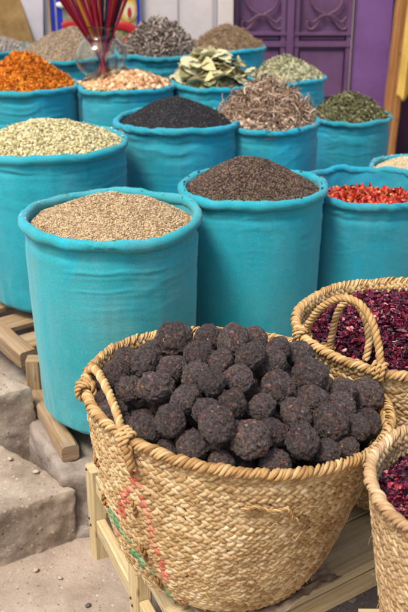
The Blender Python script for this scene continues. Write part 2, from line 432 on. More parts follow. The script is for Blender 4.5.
DYE_GRN = straw_mat('green_dyed_straw', [(0, (0.05, 0.18, 0.08)), (0.45, (0.14, 0.34, 0.16)), (1, (0.45, 0.48, 0.25))])
WOOD_PALE = wood_mat('pale_wood', [(0.3, (0.40, 0.29, 0.14)), (0.5, (0.53, 0.41, 0.22)), (0.7, (0.63, 0.52, 0.32))], dirt=(0.36, 0.28, 0.18), crack=.5)
WOOD_MID = wood_mat('weathered_wood', [(0.3, (0.20, 0.12, 0.06)), (0.5, (0.31, 0.205, 0.11)), (0.7, (0.43, 0.32, 0.20))], dirt=(0.27, 0.22, 0.17))
WOOD_ORANGE = wood_mat('orange_wood', [(0.3, (0.20, 0.08, 0.022)), (0.5, (0.36, 0.16, 0.05)), (0.7, (0.47, 0.24, 0.09))], dirt=(0.3, 0.16, 0.07))

# ------------------------------------------------------------------ setting: ground
def ground():
    mb = MB()
    n = 130
    x = np.concatenate([[-60, -20, -6], np.linspace(-2.4, 2.4, n), [6, 20, 60]]); y = np.concatenate([[-60, -20, -4], np.linspace(-0.5, 4.5, n), [8, 20, 60]])
    X, Y = np.meshgrid(x, y, indexing='ij')
    Z = 0.012*fbm(np.stack([X*2.2, Y*2.2, 0*X], -1), 3, 4) + 0.004*fbm(np.stack([X*14, Y*14, 0*X], -1), 5, 3)
    Z = Z*(np.abs(X) < 3)*(np.abs(Y) < 5)
    mb.add(np.stack([X, Y, Z], -1).reshape(-1, 3), grid_faces(len(x), len(y)))
    m = rough_mat('dusty_ground', [(0.3, (0.255, 0.195, 0.148)), (0.5, (0.365, 0.29, 0.23)), (0.7, (0.45, 0.37, 0.30))], 5, bstr=0.6, bscale=30, pebble=95)
    tag(mb.build('ground', m), kind='structure')
ground()

# ---- ledge, steps and stones at left
CONC = rough_mat('worn_concrete', [(0.3, (0.215, 0.162, 0.118)), (0.5, (0.345, 0.272, 0.208)), (0.7, (0.465, 0.385, 0.305))], 7, bstr=0.7, bscale=34, pebble=75)
ADOBE = rough_mat('grey_rendered_stone', [(0.3, (0.18, 0.14, 0.11)), (0.5, (0.30, 0.245, 0.20)), (0.7, (0.41, 0.35, 0.30))], 8, bstr=0.9, bscale=26)
LEDGE_Z = 0.20
def ledge():
    a = at_z(60, 474, LEDGE_Z)[:2]; b = at_z(15, 400, LEDGE_Z)[:2]
    d = (b-a)/np.linalg.norm(b-a)
    far = a + d*2.6
    mb = MB(); boxpoly(mb, [a, a+np.array([2.2, 0.16]), far+np.array([3.6, 0.0]), far], -0.04, LEDGE_Z, 0.013, 200, 26, 0.018, 3, 13)
    o = mb.build('stone_ledge', ADOBE)
    tag(o, 'rough grey rendered stone ledge running under the turquoise sacks', 'ledge')
ledge()
def steps():
    # lower step
    a = at_z(-60, 535, 0.16)[:2]; b = at_z(60, 494, 0.16)[:2]; d = (b-a)/np.linalg.norm(b-a); nrm = np.array([-d[1], d[0]])
    b = b + d*0.045
    l = a - d*1.2
    mb = MB(); boxpoly(mb, [l, b, b+nrm*0.55+d*-0.15, l+nrm*0.55], -0.03, 0.16, 0.009, 160, 24, 0.010, 11, 16)
    o = mb.build('concrete_step', CONC); tag(o, 'lower worn concrete step with pebbles in its tread beside the ledge', 'step')
    a = at_z(-40, 402, 0.315)[:2]; b = at_z(16, 390, 0.315)[:2]; d = (b-a)/np.linalg.norm(b-a); nrm = np.array([-d[1], d[0]])
    l = a-d*1.3; b = b+d*0.05
    mb = MB(); boxpoly(mb, [l, b, b+nrm*1.1-d*0.45, l+nrm*1.1], 0.0, 0.315, 0.009, 140, 30, 0.012, 23, 14)
    o = mb.build('concrete_step', CONC); tag(o, 'upper dusty concrete step rising above the pebbled tread at the left edge', 'step')
steps()
def rubble_mound():
    # fallen render gathered at the ledge's corner
    V, F = ico(4); V = V*np.array([0.13, 0.085, 0.055])
    V = V*(1+0.35*fbm(V*14, 9, 4))[:, None]
    c = at_z(58, 530, 0.0); mb = MB(); mb.add(V, F)
    o = mb.build('rubble_mound', ADOBE, loc=(c[0]+0.02, c[1]+0.05, 0.0)); tag(o, 'low mound of crumbled render where the ledge meets the ground', 'rubble')
rubble_mound()
PEB = [rough_mat('pale_pebble', [(0.3, (0.40, 0.31, 0.23)), (0.7, (0.52, 0.43, 0.34))], 20), rough_mat('dark_pebble', [(0.3, (0.08, 0.065, 0.055)), (0.7, (0.17, 0.14, 0.12))], 20)]
for k, (u, v, z, s, mk, lab) in enumerate([
        (25, 549, 0.0, .009, 1, 'dark pebble lying just below the lower concrete step'), (36, 570, 0.0, .006, 0, 'small pale chip on the ground in front of the lower step'),
        (60, 578, 0.0, .005, 0, 'tiny tan chip on open ground midway to the bench leg'), (88, 606, 0.0, .007, 1, 'dark grey pebble on the ground at the bottom edge'),
        (10, 459, 0.165, .007, 0, 'pale stone chip lying at the back of the lower tread'), (36, 472, 0.165, .007, 0, 'pale stone chip near the ledge side of the lower tread'),
        (352, 600, 0.0, .012, 0, 'tan chip on the dark ground under the bench board'), (366, 578, 0.0, .010, 0, 'pale scrap on the shaded ground beside the right basket')]):
    V, F = ico(2, s*1.3, s, s*0.6); V = V*(1+0.3*vnoise(V*70+k, k))[:, None]
    p = at_z(u, v, z); mb = MB(); mb.add(V, F)
    o = mb.build('pebble', PEB[mk], loc=(p[0], p[1], z+s*0.35)); o.rotation_euler[2] = k*1.3
    tag(o, lab, 'pebble', 'loose chips on the ground')

# ------------------------------------------------------------------ background wall, door, post
WY = 5.5
WALLM = paint_mat('pale_plaster', (0.62, 0.56, 0.54), (0.52, 0.46, 0.44), 3, 0.9, (0.42, 0.36, 0.33), 0.4)
def slab(mb, x0, x1, y0, y1, z0, z1, mat=0):
    V = [(x, y, z) for x in (x0, x1) for y in (y0, y1) for z in (z0, z1)]
    mb.add(V, [(0, 1, 3, 2), (4, 6, 7, 5), (0, 4, 5, 1), (2, 3, 7, 6), (0, 2, 6, 4), (1, 5, 7, 3)], mat)
def wx(u, v=20, y=WY): return at_y(u, v, y)[0]
def wz(v, y=WY, u=204): return at_y(u, v, y)[2]
def back_wall():
    w0 = empty('plaster_wall', (0, WY, 0)); tag(w0, 'pale plaster wall with faint upright joints behind the back sacks', 'wall')
    xr = wx(233)
    mb = MB(); slab(mb, -6, xr, 0, 0.3, 0, 3.2); mb.build('wall_panel', WALLM, w0, False)
    mb = MB(); slab(mb, wx(212), wx(217), -0.018, -0.001, 0, 3.1); mb.build('joint_strip', flat_mat('joint_grey', (0.40, 0.36, 0.37)), w0, False)
    mb = MB(); slab(mb, wx(217.5), xr, -0.03, -0.001, 0, 3.1); mb.build('pilaster', paint_mat('pilaster_cream', (0.66, 0.60, 0.55), (0.58, 0.5, 0.46), 4, 0.9), w0, False)
    mb = MB(); slab(mb, wx(177), wx(178.5), -0.006, -0.001, 0, 3.1); mb.build('joint_strip', flat_mat('joint_pale', (0.48, 0.43, 0.41)), w0, False)
back_wall()
PURP = paint_mat('purple_paint', (0.145, 0.070, 0.150), (0.108, 0.050, 0.108), 6, 0.5, (0.20, 0.12, 0.17), 0.25)
PURP2 = paint_mat('purple_jamb_paint', (0.18, 0.085, 0.240), (0.14, 0.062, 0.185), 5, 0.5, (0.36, 0.27, 0.38), 0.2)
PURP_DK = paint_mat('purple_iron', (0.15, 0.075, 0.12), (0.10, 0.045, 0.085), 9, 0.45)
def door():
    Y = WY+0.05
    d = empty('double_door', (0, Y, 0)); tag(d, 'purple panelled double door with iron scrollwork in its upper panels', 'door')
    x0, x1 = wx(233.5, 20, Y), wx(352.5, 20, Y)
    mb = MB(); slab(mb, x0, x1, 0.0, 0.05, 0.0, 2.3); mb.build('door_leaf', PURP, d, False)
    # two leaves, stiles and rails standing proud
    mb = MB()
    for ua, ub, dp in ((234, 238, .03), (281, 285.5, .03), (286.5, 293.5, .045), (294.5, 299, .03), (347, 352, .03)):
        slab(mb, wx(ua, 20, Y), wx(ub, 20, Y), -dp, -0.0, 0, 2.29)
    for va, vb, dp in ((31.5, 34.5, .036), (40.5, 46, .034), (100, 108, .034)):
        slab(mb, x0+.004, wx(286.3, 20, Y), -dp, -0.0, wz(vb, Y), wz(va, Y)); slab(mb, wx(293.7, 20, Y), x1-.004, -dp, -0.0, wz(vb, Y), wz(va, Y))
    for ua, ub in ((240, 279), (301, 345)):
        slab(mb, wx(ua, 20, Y), wx(ub, 20, Y), -0.018, 0, wz(96, Y), wz(51, Y))
        slab(mb, wx(ua, 20, Y), wx(ub, 20, Y), -0.022, 0, wz(39, Y), wz(37, Y))
    mb.build('panel_frame', PURP, d, False)
    for c0 in (262, 327):     # scrolls, drawn in door coordinates
        mb = MB()
        for s in (-1, 1):
            pts = [(-17*s, -2), (-12*s, 8), (-3*s, 14), (6*s, 19), (11*s, 26), (16*s, 29.5), (20*s, 26.5), (19.5*s, 21.5), (16.5*s, 21.5)]
            P = [at_y(c0+a, b, Y-0.02) - np.array([0, Y, 0]) for a, b in pts]
            tube(mb, catmull(P, 40), 0.0065, 8)
            pts = [(-20*s, 17), (-14*s, 22), (-6*s, 16.5), (-1*s, 14.5)]
            P = [at_y(c0+a, b, Y-0.024) - np.array([0, Y, 0]) for a, b in pts]
            tube(mb, catmull(P, 24), 0.0055, 8)
        mb.build('iron_scroll', PURP_DK, d)
    mb = MB(); slab(mb, x1+0.012, wx(389.5, 10, Y), -0.10, 0.05, 0, 2.5); mb.build('door_jamb', PURP2, d, False)
door()
def right_side():
    Y = WY
    mb = MB(); slab(mb, wx(389.5, 10)+0.03, 6, 0.35, 0.5, 0, 3.2)
    o = mb.build('dark_wall', paint_mat('dark_plum_wall', (0.06, 0.025, 0.05), (0.03, 0.015, 0.025), 4, 0.9), smooth=False, loc=(0, Y, 0)); tag(o, 'dark plum shop wall in the gap right of the wooden post', 'wall')
    Yp = 5.35
    b = at_y(391.5, 112, Yp); t = at_y(407, -20, Yp)
    dirv = (t-b)/np.linalg.norm(t-b)
    p0 = b - dirv*(b[2]/dirv[2]); p1 = t + dirv*1.2
    mb = MB(); timber(mb, p0, p1, 0.088, 0.08, up=(0, -1, 0), seed=4, amp=0.004, n=30)
    o = mb.build('wooden_post', WOOD_ORANGE); tag(o, 'orange brown wooden post leaning beside the purple door jamb', 'post')
    # hanging cloth
    Yc = 5.2
    n, m = 30, 24
    A = np.linspace(0, 1, n); B = np.linspace(0, 1, m)
    V = []
    for a in A:
        v = -14+114*a; ul = 411-14.5*a; ur = 430
        for b_ in B:
            p = at_y(ul+(ur-ul)*b_, v, Yc)
            p[1] += (0.030*math.sin(b_*17+a*2)+.012*math.sin(b_*41+a*5))*(.4+.6*a); p[2] += a**6*(.035*b_+.012*math.sin(b_*17+1)); V.append(p)
    mb = MB(); mb.add(V, grid_faces(n, m))
    o = mb.build('hanging_cloth', paint_mat('yellow_cloth', (0.62, 0.42, 0.09), (0.48, 0.31, 0.06), 7, 0.85))
    sm = o.modifiers.new('thickness', 'SOLIDIFY'); sm.thickness = 0.004
    tag(o, 'mustard yellow cloth hanging in front of the wooden post', 'cloth')
right_side()
def left_background():
    # leaning brown board
    Y = 5.38
    c = [at_y(-60, 60, Y), at_y(39, 60, Y), at_y(16, -14, Y+0.06), at_y(-60, -14, Y+0.06)]
    mb = MB(); V = [p for p in c] + [p+np.array([0, .025, 0]) for p in c]
    mb.add(V, [(0, 1, 2, 3), (5, 4, 7, 6), (0, 4, 5, 1), (1, 5, 6, 2), (2, 6, 7, 3), (3, 7, 4, 0)])
    o = mb.build('brown_board', rough_mat('ochre_board', [(0.3, (0.17, 0.10, 0.035)), (0.5, (0.27, 0.165, 0.065)), (0.7, (0.36, 0.24, 0.11))], 9, bstr=.4), smooth=False)
    tag(o, 'ochre brown board leaning behind the orange heap', 'board')
    Y = 5.43
    c = [at_y(20, 60, Y), at_y(43.5, 60, Y), at_y(42.5, -14, Y), at_y(10, -14, Y)]
    mb = MB(); V = [p for p in c] + [p+np.array([0, .02, 0]) for p in c]
    mb.add(V, [(0, 1, 2, 3), (5, 4, 7, 6), (0, 4, 5, 1), (1, 5, 6, 2), (2, 6, 7, 3), (3, 7, 4, 0)])
    o = mb.build('pale_board', paint_mat('lilac_white_board', (0.56, 0.52, 0.55), (0.47, 0.42, 0.45), 5, 0.8), smooth=False)
    tag(o, 'pale lilac board standing between the brown board and poster', 'board')
    # poster
    Y = WY-0.03
    p = empty('poster', (0, Y, 0)); tag(p, 'colourful garden poster with a blue striped border behind the incense', 'poster')
    def rect(name, ua, ub, va, vb, dep, m):
        mb = MB(); slab(mb, wx(ua, 20, Y), wx(ub, 20, Y), -dep, 0.0, wz(vb, Y), wz(va, Y)); return mb.build(name, m, p, False)
    rect('paper_sheet', 44, 141, -30, 62, 0.004, paint_mat('poster_paper', (0.62, 0.56, 0.55), (0.54, 0.48, 0.49), 14, 0.6))
    m, nt, b, N, L = new_mat('poster_print')
    n = noise(N, L, 17, 6, 0.62)
    r = ramp(N, [(0.30, (0.025, 0.045, 0.025)), (0.42, (0.12, 0.17, 0.06)), (0.50, (0.36, 0.30, 0.16)), (0.57, (0.20, 0.14, 0.10)), (0.66, (0.50, 0.42, 0.22)), (0.75, (0.45, 0.12, 0.08))])
    L.new(n.outputs['Fac'], r.inputs[0]); L.new(r.outputs[0], b.inputs['Base Color']); b.inputs['Roughness'].default_value = 0.5
    rect('printed_picture', 64, 136.5, -30, 54, 0.008, m)
    blue = flat_mat('poster_blue', (0.015, 0.03, 0.36), 0.5); yel = flat_mat('poster_yellow', (0.68, 0.42, 0.05), 0.5); red = flat_mat('poster_red', (0.48, 0.02, 0.02), 0.5)
    rect('blue_border', 51, 55, -30, 62, 0.012, blue); rect('blue_border', 57, 62.5, -30, 62, 0.012, blue); rect('blue_border', 137, 140, -30, 62, 0.012, blue)
    rect('yellow_line', 49.3, 50.6, -30, 62, 0.010, yel)
    def disc(name, u, v, ru, rv, dep, m, inner=None):
        mb = MB(); n = 36; V = []
        for k in range(n):
            a = 2*PI*k/n; q = at_y(u+ru*math.cos(a), v+rv*math.sin(a), Y); V.append((q[0], -dep, q[2]))
        mb.add(V, [list(range(n))]); mb.add(np.array(V)+np.array([0, dep, 0]), [list(range(n))[::-1]])
        I = np.arange(n); mb.add(np.concatenate([V, np.array(V)+np.array([0, dep, 0])]), np.stack([I, I+n, (I+1) % n+n, (I+1) % n], -1))
        mb.build(name, m, p, False)
    disc('yellow_arch', 129, 10, 8.5, 11.5, 0.011, yel); disc('cream_oval', 129.5, 10.5, 5.6, 8.5, 0.014, flat_mat('poster_cream', (0.7, 0.6, 0.4)))
    disc('red_figure', 129.5, 12.5, 2.0, 5.5, 0.017, red)
    mb = MB(); pts = [(114, 27), (122, 26), (131, 29), (133.5, 34), (129, 39), (123, 40)]
    P = catmull([at_y(a, b_, Y-0.012)-np.array([0, Y, 0]) for a, b_ in pts], 40); tube(mb, P, 0.028*np.sin(np.linspace(0.5, 2.9, 40)), 10, up=(0, 1, 0), flat=0.2); mb.build('red_swoosh', red, p)
    mb = MB(); pts = [(62, 26.5), (70, 24), (78, 26), (88, 27)]
    P = catmull([at_y(a, b_, Y-0.012)-np.array([0, Y, 0]) for a, b_ in pts], 30); tube(mb, P, 0.018, 10, up=(0, 1, 0), flat=0.2); mb.build('red_swoosh', red, p)
    mb = MB(); V, F = ico(3, .040, .008, .018); V = V*(1+.6*fbm(V*60, 4, 3))[:, None]; q = at_y(61.5, 5, Y-.02)
    mb.add(V+np.array([q[0], -0.02, q[2]]), F); mb.build('white_tape', flat_mat('tape_white', (.75, .75, .75)), p)
left_background()

# ------------------------------------------------------------------ sacks
SACKS = {}
def make_sack(key, u, v, a, zr, zb, label, cl=0, roll=0.016, seed=0, wob=0.006, flare=0.0, dip=0.0, inner=0.13, crease=1.0, oval=1.0, sag=1.0):
    roll = roll*.80
    c = at_z(u, v, zr)
    dist = np.linalg.norm(c-CAMP)*math.cos(math.atan(math.hypot(u-204, v-306)/FPX))
    R = a*dist/FPX - roll
    SACKS[key] = dict(c=c, R=R, zr=zr, roll=roll)
    root = empty('spice_sack', (c[0], c[1], zb)); tag(root, label, 'sack', 'turquoise cloth sacks')
    H = zr-zb
    nu = 220
    th = np.linspace(0, 2*PI, nu, endpoint=False); cs, sn = np.cos(th), np.sin(th)
    circ = lambda f, s: fbm(np.stack([cs*f, sn*f, np.full(nu, s*1.0)], -1), seed, 3)
    rim_r = R*(1 + 0.022*circ(0.9, 1) + 0.010*circ(2.5, 2))
    rim_z = H + wob*1.6*circ(1.0, 5) + wob*0.8*circ(3.5, 7) + dip*(-sn)*0   # local z
    SACKS[key].update(th=th, rim_r=rim_r, rim_z=rim_z-H)
    # --- body
    nv = 150
    t = np.linspace(0, 1, nv)
    V = np.zeros((nu, nv, 3))
    base_n = 0.10
    for j, tt in enumerate(t):
        k = min(1.0, tt/base_n)
        rr = 0.90*math.sqrt(max(0, 1-(1-k)**2)) if tt < base_n else 0.90 + 0.085*math.sin(min(1, (tt-base_n)/0.55)*PI/2)
        if tt > 0.90: rr -= 0.02*((tt-0.9)/0.1)**0.8
        blend = max(0, min(1, (tt-0.55)/0.45))
        r_ = R*rr*(1-blend) + rim_r*(rr+0.015)*blend
        z = tt*rim_z - 0.004
        P = np.stack([cs*3.2, sn*3.2, np.full(nu, tt*H*5)], -1)
        d = 0.0045*sag*fbm(P*0.5, seed+31, 3)                                   # slack in the cloth
        d = d + 0.002*sag*fbm(np.stack([cs*7, sn*7, np.full(nu, tt*H*2.5)], -1), seed+41, 3)     # upright folds
        top = math.exp(-((1-tt)*H/0.11)**2); low = math.exp(-(tt*H/0.16)**2)
        cr = fbm(np.stack([cs*2.2, sn*2.2, tt*H*26 + 0.7*circ(1.5, 9)], -1), seed+51, 3)
        d = d + crease*0.0030*top*cr          # sideways creases under the rim
        near = math.exp(-((1-tt)*H/0.15)**2)
        for q_, (fr, ft, am) in enumerate(((23, .55, .0042), (37, .8, .0028), (15, .4, .0030))):      # long creases running round under the hem
            rg = fbm(np.stack([cs*ft, sn*ft, (1-tt)*H*fr + .9*circ(.8, 19+q_)], -1), seed+55+q_, 2)
            d = d + crease*am*near*np.clip(1-np.abs(rg)*6, 0, 1)**1.3*np.clip(.25+circ(.9, 23+q_)*1.6, 0, 1)
        rg = fbm(np.stack([cs*2.2+tt*H*2, sn*2.2, np.full(nu, tt*H*2.2)], -1), seed+57, 2)
        d = d + crease*0.0022*np.clip(1-np.abs(rg)*9, 0, 1)*np.clip(circ(1.4, 3+tt)*1.6, 0, 1)      # a few slanting ones lower down
        d = d + 0.012*low*fbm(np.stack([cs*4, sn*4, np.full(nu, tt*H*8)], -1), seed+61, 3)
        d = d - 0.005*math.exp(-((1-tt)*H-0.040)**2/0.00004)*(0.5+0.5*circ(2, 11))   # seam of the hem
        edge = min(1, tt/0.05)
        V[:, j] = np.stack([cs*(r_+d*edge)*oval, sn*(r_+d*edge), z], -1)
    mb = MB(); F = grid_faces(nu, nv, True); mb.add(V.reshape(-1, 3), F)
    # inner lining
    mi = 14; tv = np.linspace(0, 1, mi); W = np.zeros((nu, mi, 3))
    for j, tt in enumerate(tv):
        r_ = rim_r*0.985 - 0.012*tt - 0.004 + 0.006*fbm(np.stack([cs*4, sn*4, np.full(nu, tt*2.0)], -1), seed+71, 3)
        W[:, j] = np.stack([cs*r_*oval, sn*r_, rim_z-inner*tt], -1)
    mb.add(W.reshape(-1, 3), F[:0] if False else grid_faces(nu, mi, True)[:, ::-1])
    mb.build('cloth_body', CLOTH[cl], root)
    # --- rolled rim
    ns = 18; ph = np.linspace(0, 2*PI, ns, endpoint=False)
    TH, PH = np.meshgrid(th, ph, indexing='ij')
    rr = roll*(1 + 0.20*fbm(np.stack([np.cos(TH)*4, np.sin(TH)*4, PH*0], -1), seed+81, 3))
    rr = rr + roll*0.13*fbm(np.stack([np.cos(TH+PH*0.06)*9, np.sin(TH+PH*0.06)*9, np.cos(PH)*1.2], -1), seed+91, 2)
    rr = rr - roll*0.32*np.clip(1-5*np.abs(fbm(np.stack([np.cos(TH+PH*0.09)*15, np.sin(TH+PH*0.09)*15, PH*0+2], -1), seed+93, 2)), 0, 1)*np.clip(.4+1.5*vnoise(np.stack([np.cos(TH)*3, np.sin(TH)*3, PH*0], -1), seed+95), 0, 1)
    rad = rim_r[:, None] + np.cos(PH)*rr
    Z = rim_z[:, None] + np.sin(PH)*rr*1.15
    RV = np.stack([cs[:, None]*rad*oval, sn[:, None]*rad, Z], -1)
    I, J = np.meshgrid(np.arange(nu), np.arange(ns), indexing='ij'); I2, J2 = (I+1) % nu, (J+1) % ns
    mb = MB(); mb.add(RV.reshape(-1, 3), np.stack([I*ns+J, I2*ns+J, I2*ns+J2, I*ns+J2], -1).reshape(-1, 4))
    mb.build('rolled_rim', CLOTH[cl], root)
    return root

make_sack('cumin', 111, 217, 91.5, .85, .245, 'large turquoise sack of tan seeds in front, faded patch on its side', 0, .0165, 1, crease=1.1)
make_sack('cardamom', 48, 142, 81, .90, .335, 'turquoise sack of pale green pods at the left edge', 3, .0165, 2)
make_sack('nigella', 178, 121, 64.5, .90, .21, 'turquoise sack of black seeds in the middle row', 1, .0155, 3, crease=1.3)
make_sack('pepper', 253, 187, 75.5, .85, .21, 'turquoise sack of brown peppercorns right of the tan seeds', 3, .0165, 4)
make_sack('chilli', 369, 189, 71, .80, .21, 'turquoise sack of red chillies with slack inner cloth showing', 2, .014, 5, wob=.012)
make_sack('rice', 417, 168, 48, .77, .21, 'small turquoise sack of cream grains cut by the right edge', 1, .013, 6)
make_sack('root', 267, 122, 54, .88, .21, 'turquoise sack of curly dried roots behind the peppercorns', 1, .013, 7, crease=1.3)
make_sack('herb', 349, 117, 43, .82, .21, 'turquoise sack of dark green herb before the purple door', 2, .012, 8)
make_sack('safflower', 27, 86, 53, .90, .21, 'turquoise sack of orange petals at the upper left', 1, .015, 9, crease=1.2)
make_sack('gum', 127, 86, 49, .90, .21, 'turquoise sack of pinkish lumps with a glass vase on top', 1, .014, 10, crease=1.3)
make_sack('bay', 213, 83, 42.5, .90, .21, 'turquoise sack of large dried leaves in the middle', 1, .014, 11, wob=.010, crease=1.6)
make_sack('senna', 287, 77, 40, .88, .21, 'turquoise sack of pale green leaflets in front of the purple door', 1, .012, 12, crease=1.3)
make_sack('powder', 72, 54, 56, .95, .21, 'turquoise sack of grey brown powder behind the glass vase', 2, .013, 13)
make_sack('gall', 160, 54, 41, .95, .21, 'turquoise sack of grey twisted pods against the plaster wall', 2, .015, 14, wob=.012, crease=1.5)
make_sack('fibre', 228, 47, 38, .95, .21, 'turquoise sack of tan fibres below the plaster pilaster', 1, .013, 15)
make_sack('ash', -14, 49, 46, .95, .21, 'turquoise sack of grey grains mostly cut by the left edge', 2, .013, 16)
ks = list(SACKS)
for i in range(len(ks)):
    for j in range(i):
        A, B = SACKS[ks[i]], SACKS[ks[j]]
        g = np.linalg.norm(A['c'][:2]-B['c'][:2]) - A['R']-B['R']-.03
        if g < 0: print('SACK OVERLAP', ks[i], ks[j], round(g, 3))

# ------------------------------------------------------------------ heaps
def heap(key, name, label, m, h, drop, peak=(0, 0), power=1.35, layers=(), Rf=0.965, lump=0.008, seed=0, rounded=0.25):
    """cone of loose goods filling a sack; layers: (base shape(s), count, size, tilt, size jitter, lift)"""
    S = SACKS[key]; c, R, zr = S['c'], S['R']*Rf, S['zr']
    px, py = peak[0]*R, peak[1]*R
    def H(x, y):
        r = np.hypot(x, y)/R
        q = np.hypot(x-px*(1-r), y-py*(1-r))/R
        q = np.sqrt(q*q+rounded**2*(1-np.minimum(1, q))**2) - 0.0
        return -drop + h*np.clip(1-q, 0, 1)**(1/power)*1.12 + lump*fbm(np.stack([x*22, y*22, 0*x], -1), seed, 3)
    mb = MB(); nr, na = 40, 90
    rr = np.linspace(0, 1.0, nr); aa = np.linspace(0, 2*PI, na, endpoint=False)
    A_, R_ = np.meshgrid(aa, rr*R, indexing='ij'); X, Y = R_*np.cos(A_), R_*np.sin(A_)
    mb.add(np.stack([X, Y, H(X, Y)], -1).reshape(-1, 3), grid_faces(na, nr, True))
    rng = np.random.default_rng(seed+100)
    for bases, cnt, size, tilt, jit, lift in layers:
        bases = bases if isinstance(bases, list) else [bases]
        for b in bases:
            n = cnt//len(bases)
            r = (R*0.99-size*.26)*np.sqrt(rng.uniform(0, 1, n)); a = rng.uniform(0, 2*PI, n)
            x, y = r*np.cos(a), r*np.sin(a)
            z = H(x, y) + rng.uniform(-0.3, 0.5, n)*size*lift
            # lean each grain with the slope
            e = 0.004; gx = (H(x+e, y)-H(x-e, y))/(2*e); gy = (H(x, y+e)-H(x, y-e))/(2*e)
            N = np.stack([-gx, -gy, np.ones(n)], -1); N /= np.linalg.norm(N, axis=1)[:, None]
            T = np.cross(N, np.array([0.0, 1.0, 0.0])); T /= np.linalg.norm(T, axis=1)[:, None]; B = np.cross(N, T)
            M = np.stack([T, -B, N], -1)
            Rm = np.einsum('nij,njk->nik', M, rot_rand(n, tilt, rng))
            scatter(mb, b, np.stack([x, y, z], -1), Rm, size*rng.uniform(1-jit, 1+jit, n))
    for bases, cnt, size, tilt, jit, lift in (layers[:1] if layers[0][2] < .03 else []):            # a few strays on the rim
        b = bases[0] if isinstance(bases, list) else bases; n = 60
        a = rng.uniform(0, 2*PI, n); ph = rng.uniform(1.2, 2.6, n); rl = S['roll']*1.05
        r = np.interp(a, S['th'], S['rim_r'], period=2*PI) + np.cos(ph)*rl; z = np.interp(a, S['th'], S['rim_z'], period=2*PI) + np.sin(ph)*rl*1.15+size*.1
        scatter(mb, b, np.stack([r*np.cos(a), r*np.sin(a), z], -1), rot_rand(n, .4, rng), size*rng.uniform(.6, 1, n))
    o = mb.build(name, m, loc=(c[0], c[1], zr)); tag(o, label, 'spice heap', 'heaps of dry goods in the sacks', 'stuff')
    return H, c, R, zr

I1 = ico(1)
def irregular(seed, sx=1, sy=1, sz=1, amp=.35, sub=1):
    V, F = ico(sub, sx, sy, sz); return V*(1+amp*vnoise(V*1.7+seed*3.1, seed))[:, None], F
seedlong = ico(1, .5, .2, .18); pod = [irregular(k, .5, .27, .25, .15) for k in range(3)]
heap('cumin', 'seed_heap', 'heap of tan cumin like seeds in the front sack', grain_mat('tan_seed', [(0, (.19, .115, .05)), (.35, (.36, .24, .125)), (.7, (.52, .38, .22)), (1, (.68, .56, .37))]),
     .082, .022, (.05, .15), 1.15, [(seedlong, 17000, .0078, .5, .25, .6)], seed=1)
heap('cardamom', 'pod_heap', 'heap of pale green cardamom pods in the left sack', grain_mat('pale_pod', [(0, (.20, .16, .06)), (.3, (.40, .345, .155)), (.7, (.58, .505, .28)), (1, (.74, .66, .44))]),
     .083, .012, (0, .1), 1.2, [(pod, 7000, .0145, .6, .25, .7)], seed=2)
heap('nigella', 'black_seed_heap', 'smooth cone of tiny black seeds in the middle sack', grain_mat('black_seed', [(0, (.006, .006, .008)), (.8, (.022, .021, .024)), (.95, (.06, .055, .055)), (1, (.2, .16, .12))], .6, var=.2),
     .109, .014, (-.08, 0), 1.15, [(ico(1, .5, .3, .3), 15000, .0052, .6, .25, .7)], seed=3, lump=.004)
heap('pepper', 'peppercorn_heap', 'heap of brown peppercorns in the sack beside the tan seeds', grain_mat('peppercorn', [(0, (.016, .010, .007)), (.4, (.060, .036, .024)), (.8, (.125, .080, .055)), (1, (.21, .15, .105))], .7),
     .115, .016, (-.12, .05), 1.15, [(irregular(1, .5, .5, .48, .2), 13000, .0062, .8, .2, .7)], seed=4, lump=.005)
chil = [strip(6, 5, .17, c, -.8, .75, k, .08) for k, c in enumerate((.6, 1.2, 1.8, .9))] + [curly(7, 6, .15, c, k, .7, .2) for k, c in enumerate((.8, 1.6, 1.1))]
heap('chilli', 'chilli_heap', 'heap of small dried red chillies with pale seeds', grain_mat('red_chilli', [(0, (.16, .008, .006)), (.35, (.42, .022, .012)), (.75, (.60, .055, .020)), (.93, (.66, .16, .04)), (1, (.68, .48, .16))], .4, 120, spec=.5),
     .045, .07, (0, -.1), 1.4, [(chil, 2600, .034, .6, .3, .6), (ico(1, .5, .4, .15), 300, .0065, .5, .2, 2.5)], seed=5, lump=.012, Rf=.94)
heap('rice', 'cream_grain_heap', 'heap of cream grains in the small sack at right', grain_mat('cream_grain', [(0, (.36, .25, .12)), (.5, (.56, .44, .27)), (1, (.72, .62, .44))]),
     .05, .014, (0, 0), 1.3, [(seedlong, 7000, .0085, .6, .25, .7)], seed=6)
rootm = grain_mat('curly_root', [(0, (.09, .05, .028)), (.35, (.26, .165, .105)), (.75, (.46, .33, .235)), (1, (.62, .49, .37))], .85, 90, var=.15)
heap('root', 'curly_root_heap', 'tangled heap of curly pale brown roots', rootm,
     .162, .012, (-.05, 0), 1.25, [([curly(12, 5, .032, c, k, .6, .55) for k, c in enumerate((2.5, 3.6, 4.6, 3.0, 5.2))], 1000, .058, .9, .5, .7),
                                  ([irregular(k, .5, .4, .35, .5) for k in range(3)], 1300, .020, 1., .4, .6), ([curly(10, 4, .022, c, k+9, .5, .5) for k, c in enumerate((1.2, 2.0))], 170, .075, .7, .4, .5)], seed=7, lump=.02)
heap('herb', 'herb_heap', 'heap of chopped dark green herb', grain_mat('dark_herb', [(0, (.025, .028, .010)), (.4, (.085, .09, .036)), (.75, (.19, .185, .085)), (1, (.40, .36, .21))], .85),
     .12, .010, (-.05, 0), 1.2, [([strip(4, 3, .22, c, .5, .8, k, .15) for k, c in enumerate((.5, 1.2, 2.0))], 6000, .017, .7, .5, .7), (curly(5, 4, .05, .6, 2, .3, .2), 900, .03, .7, .4, .6)], seed=8)
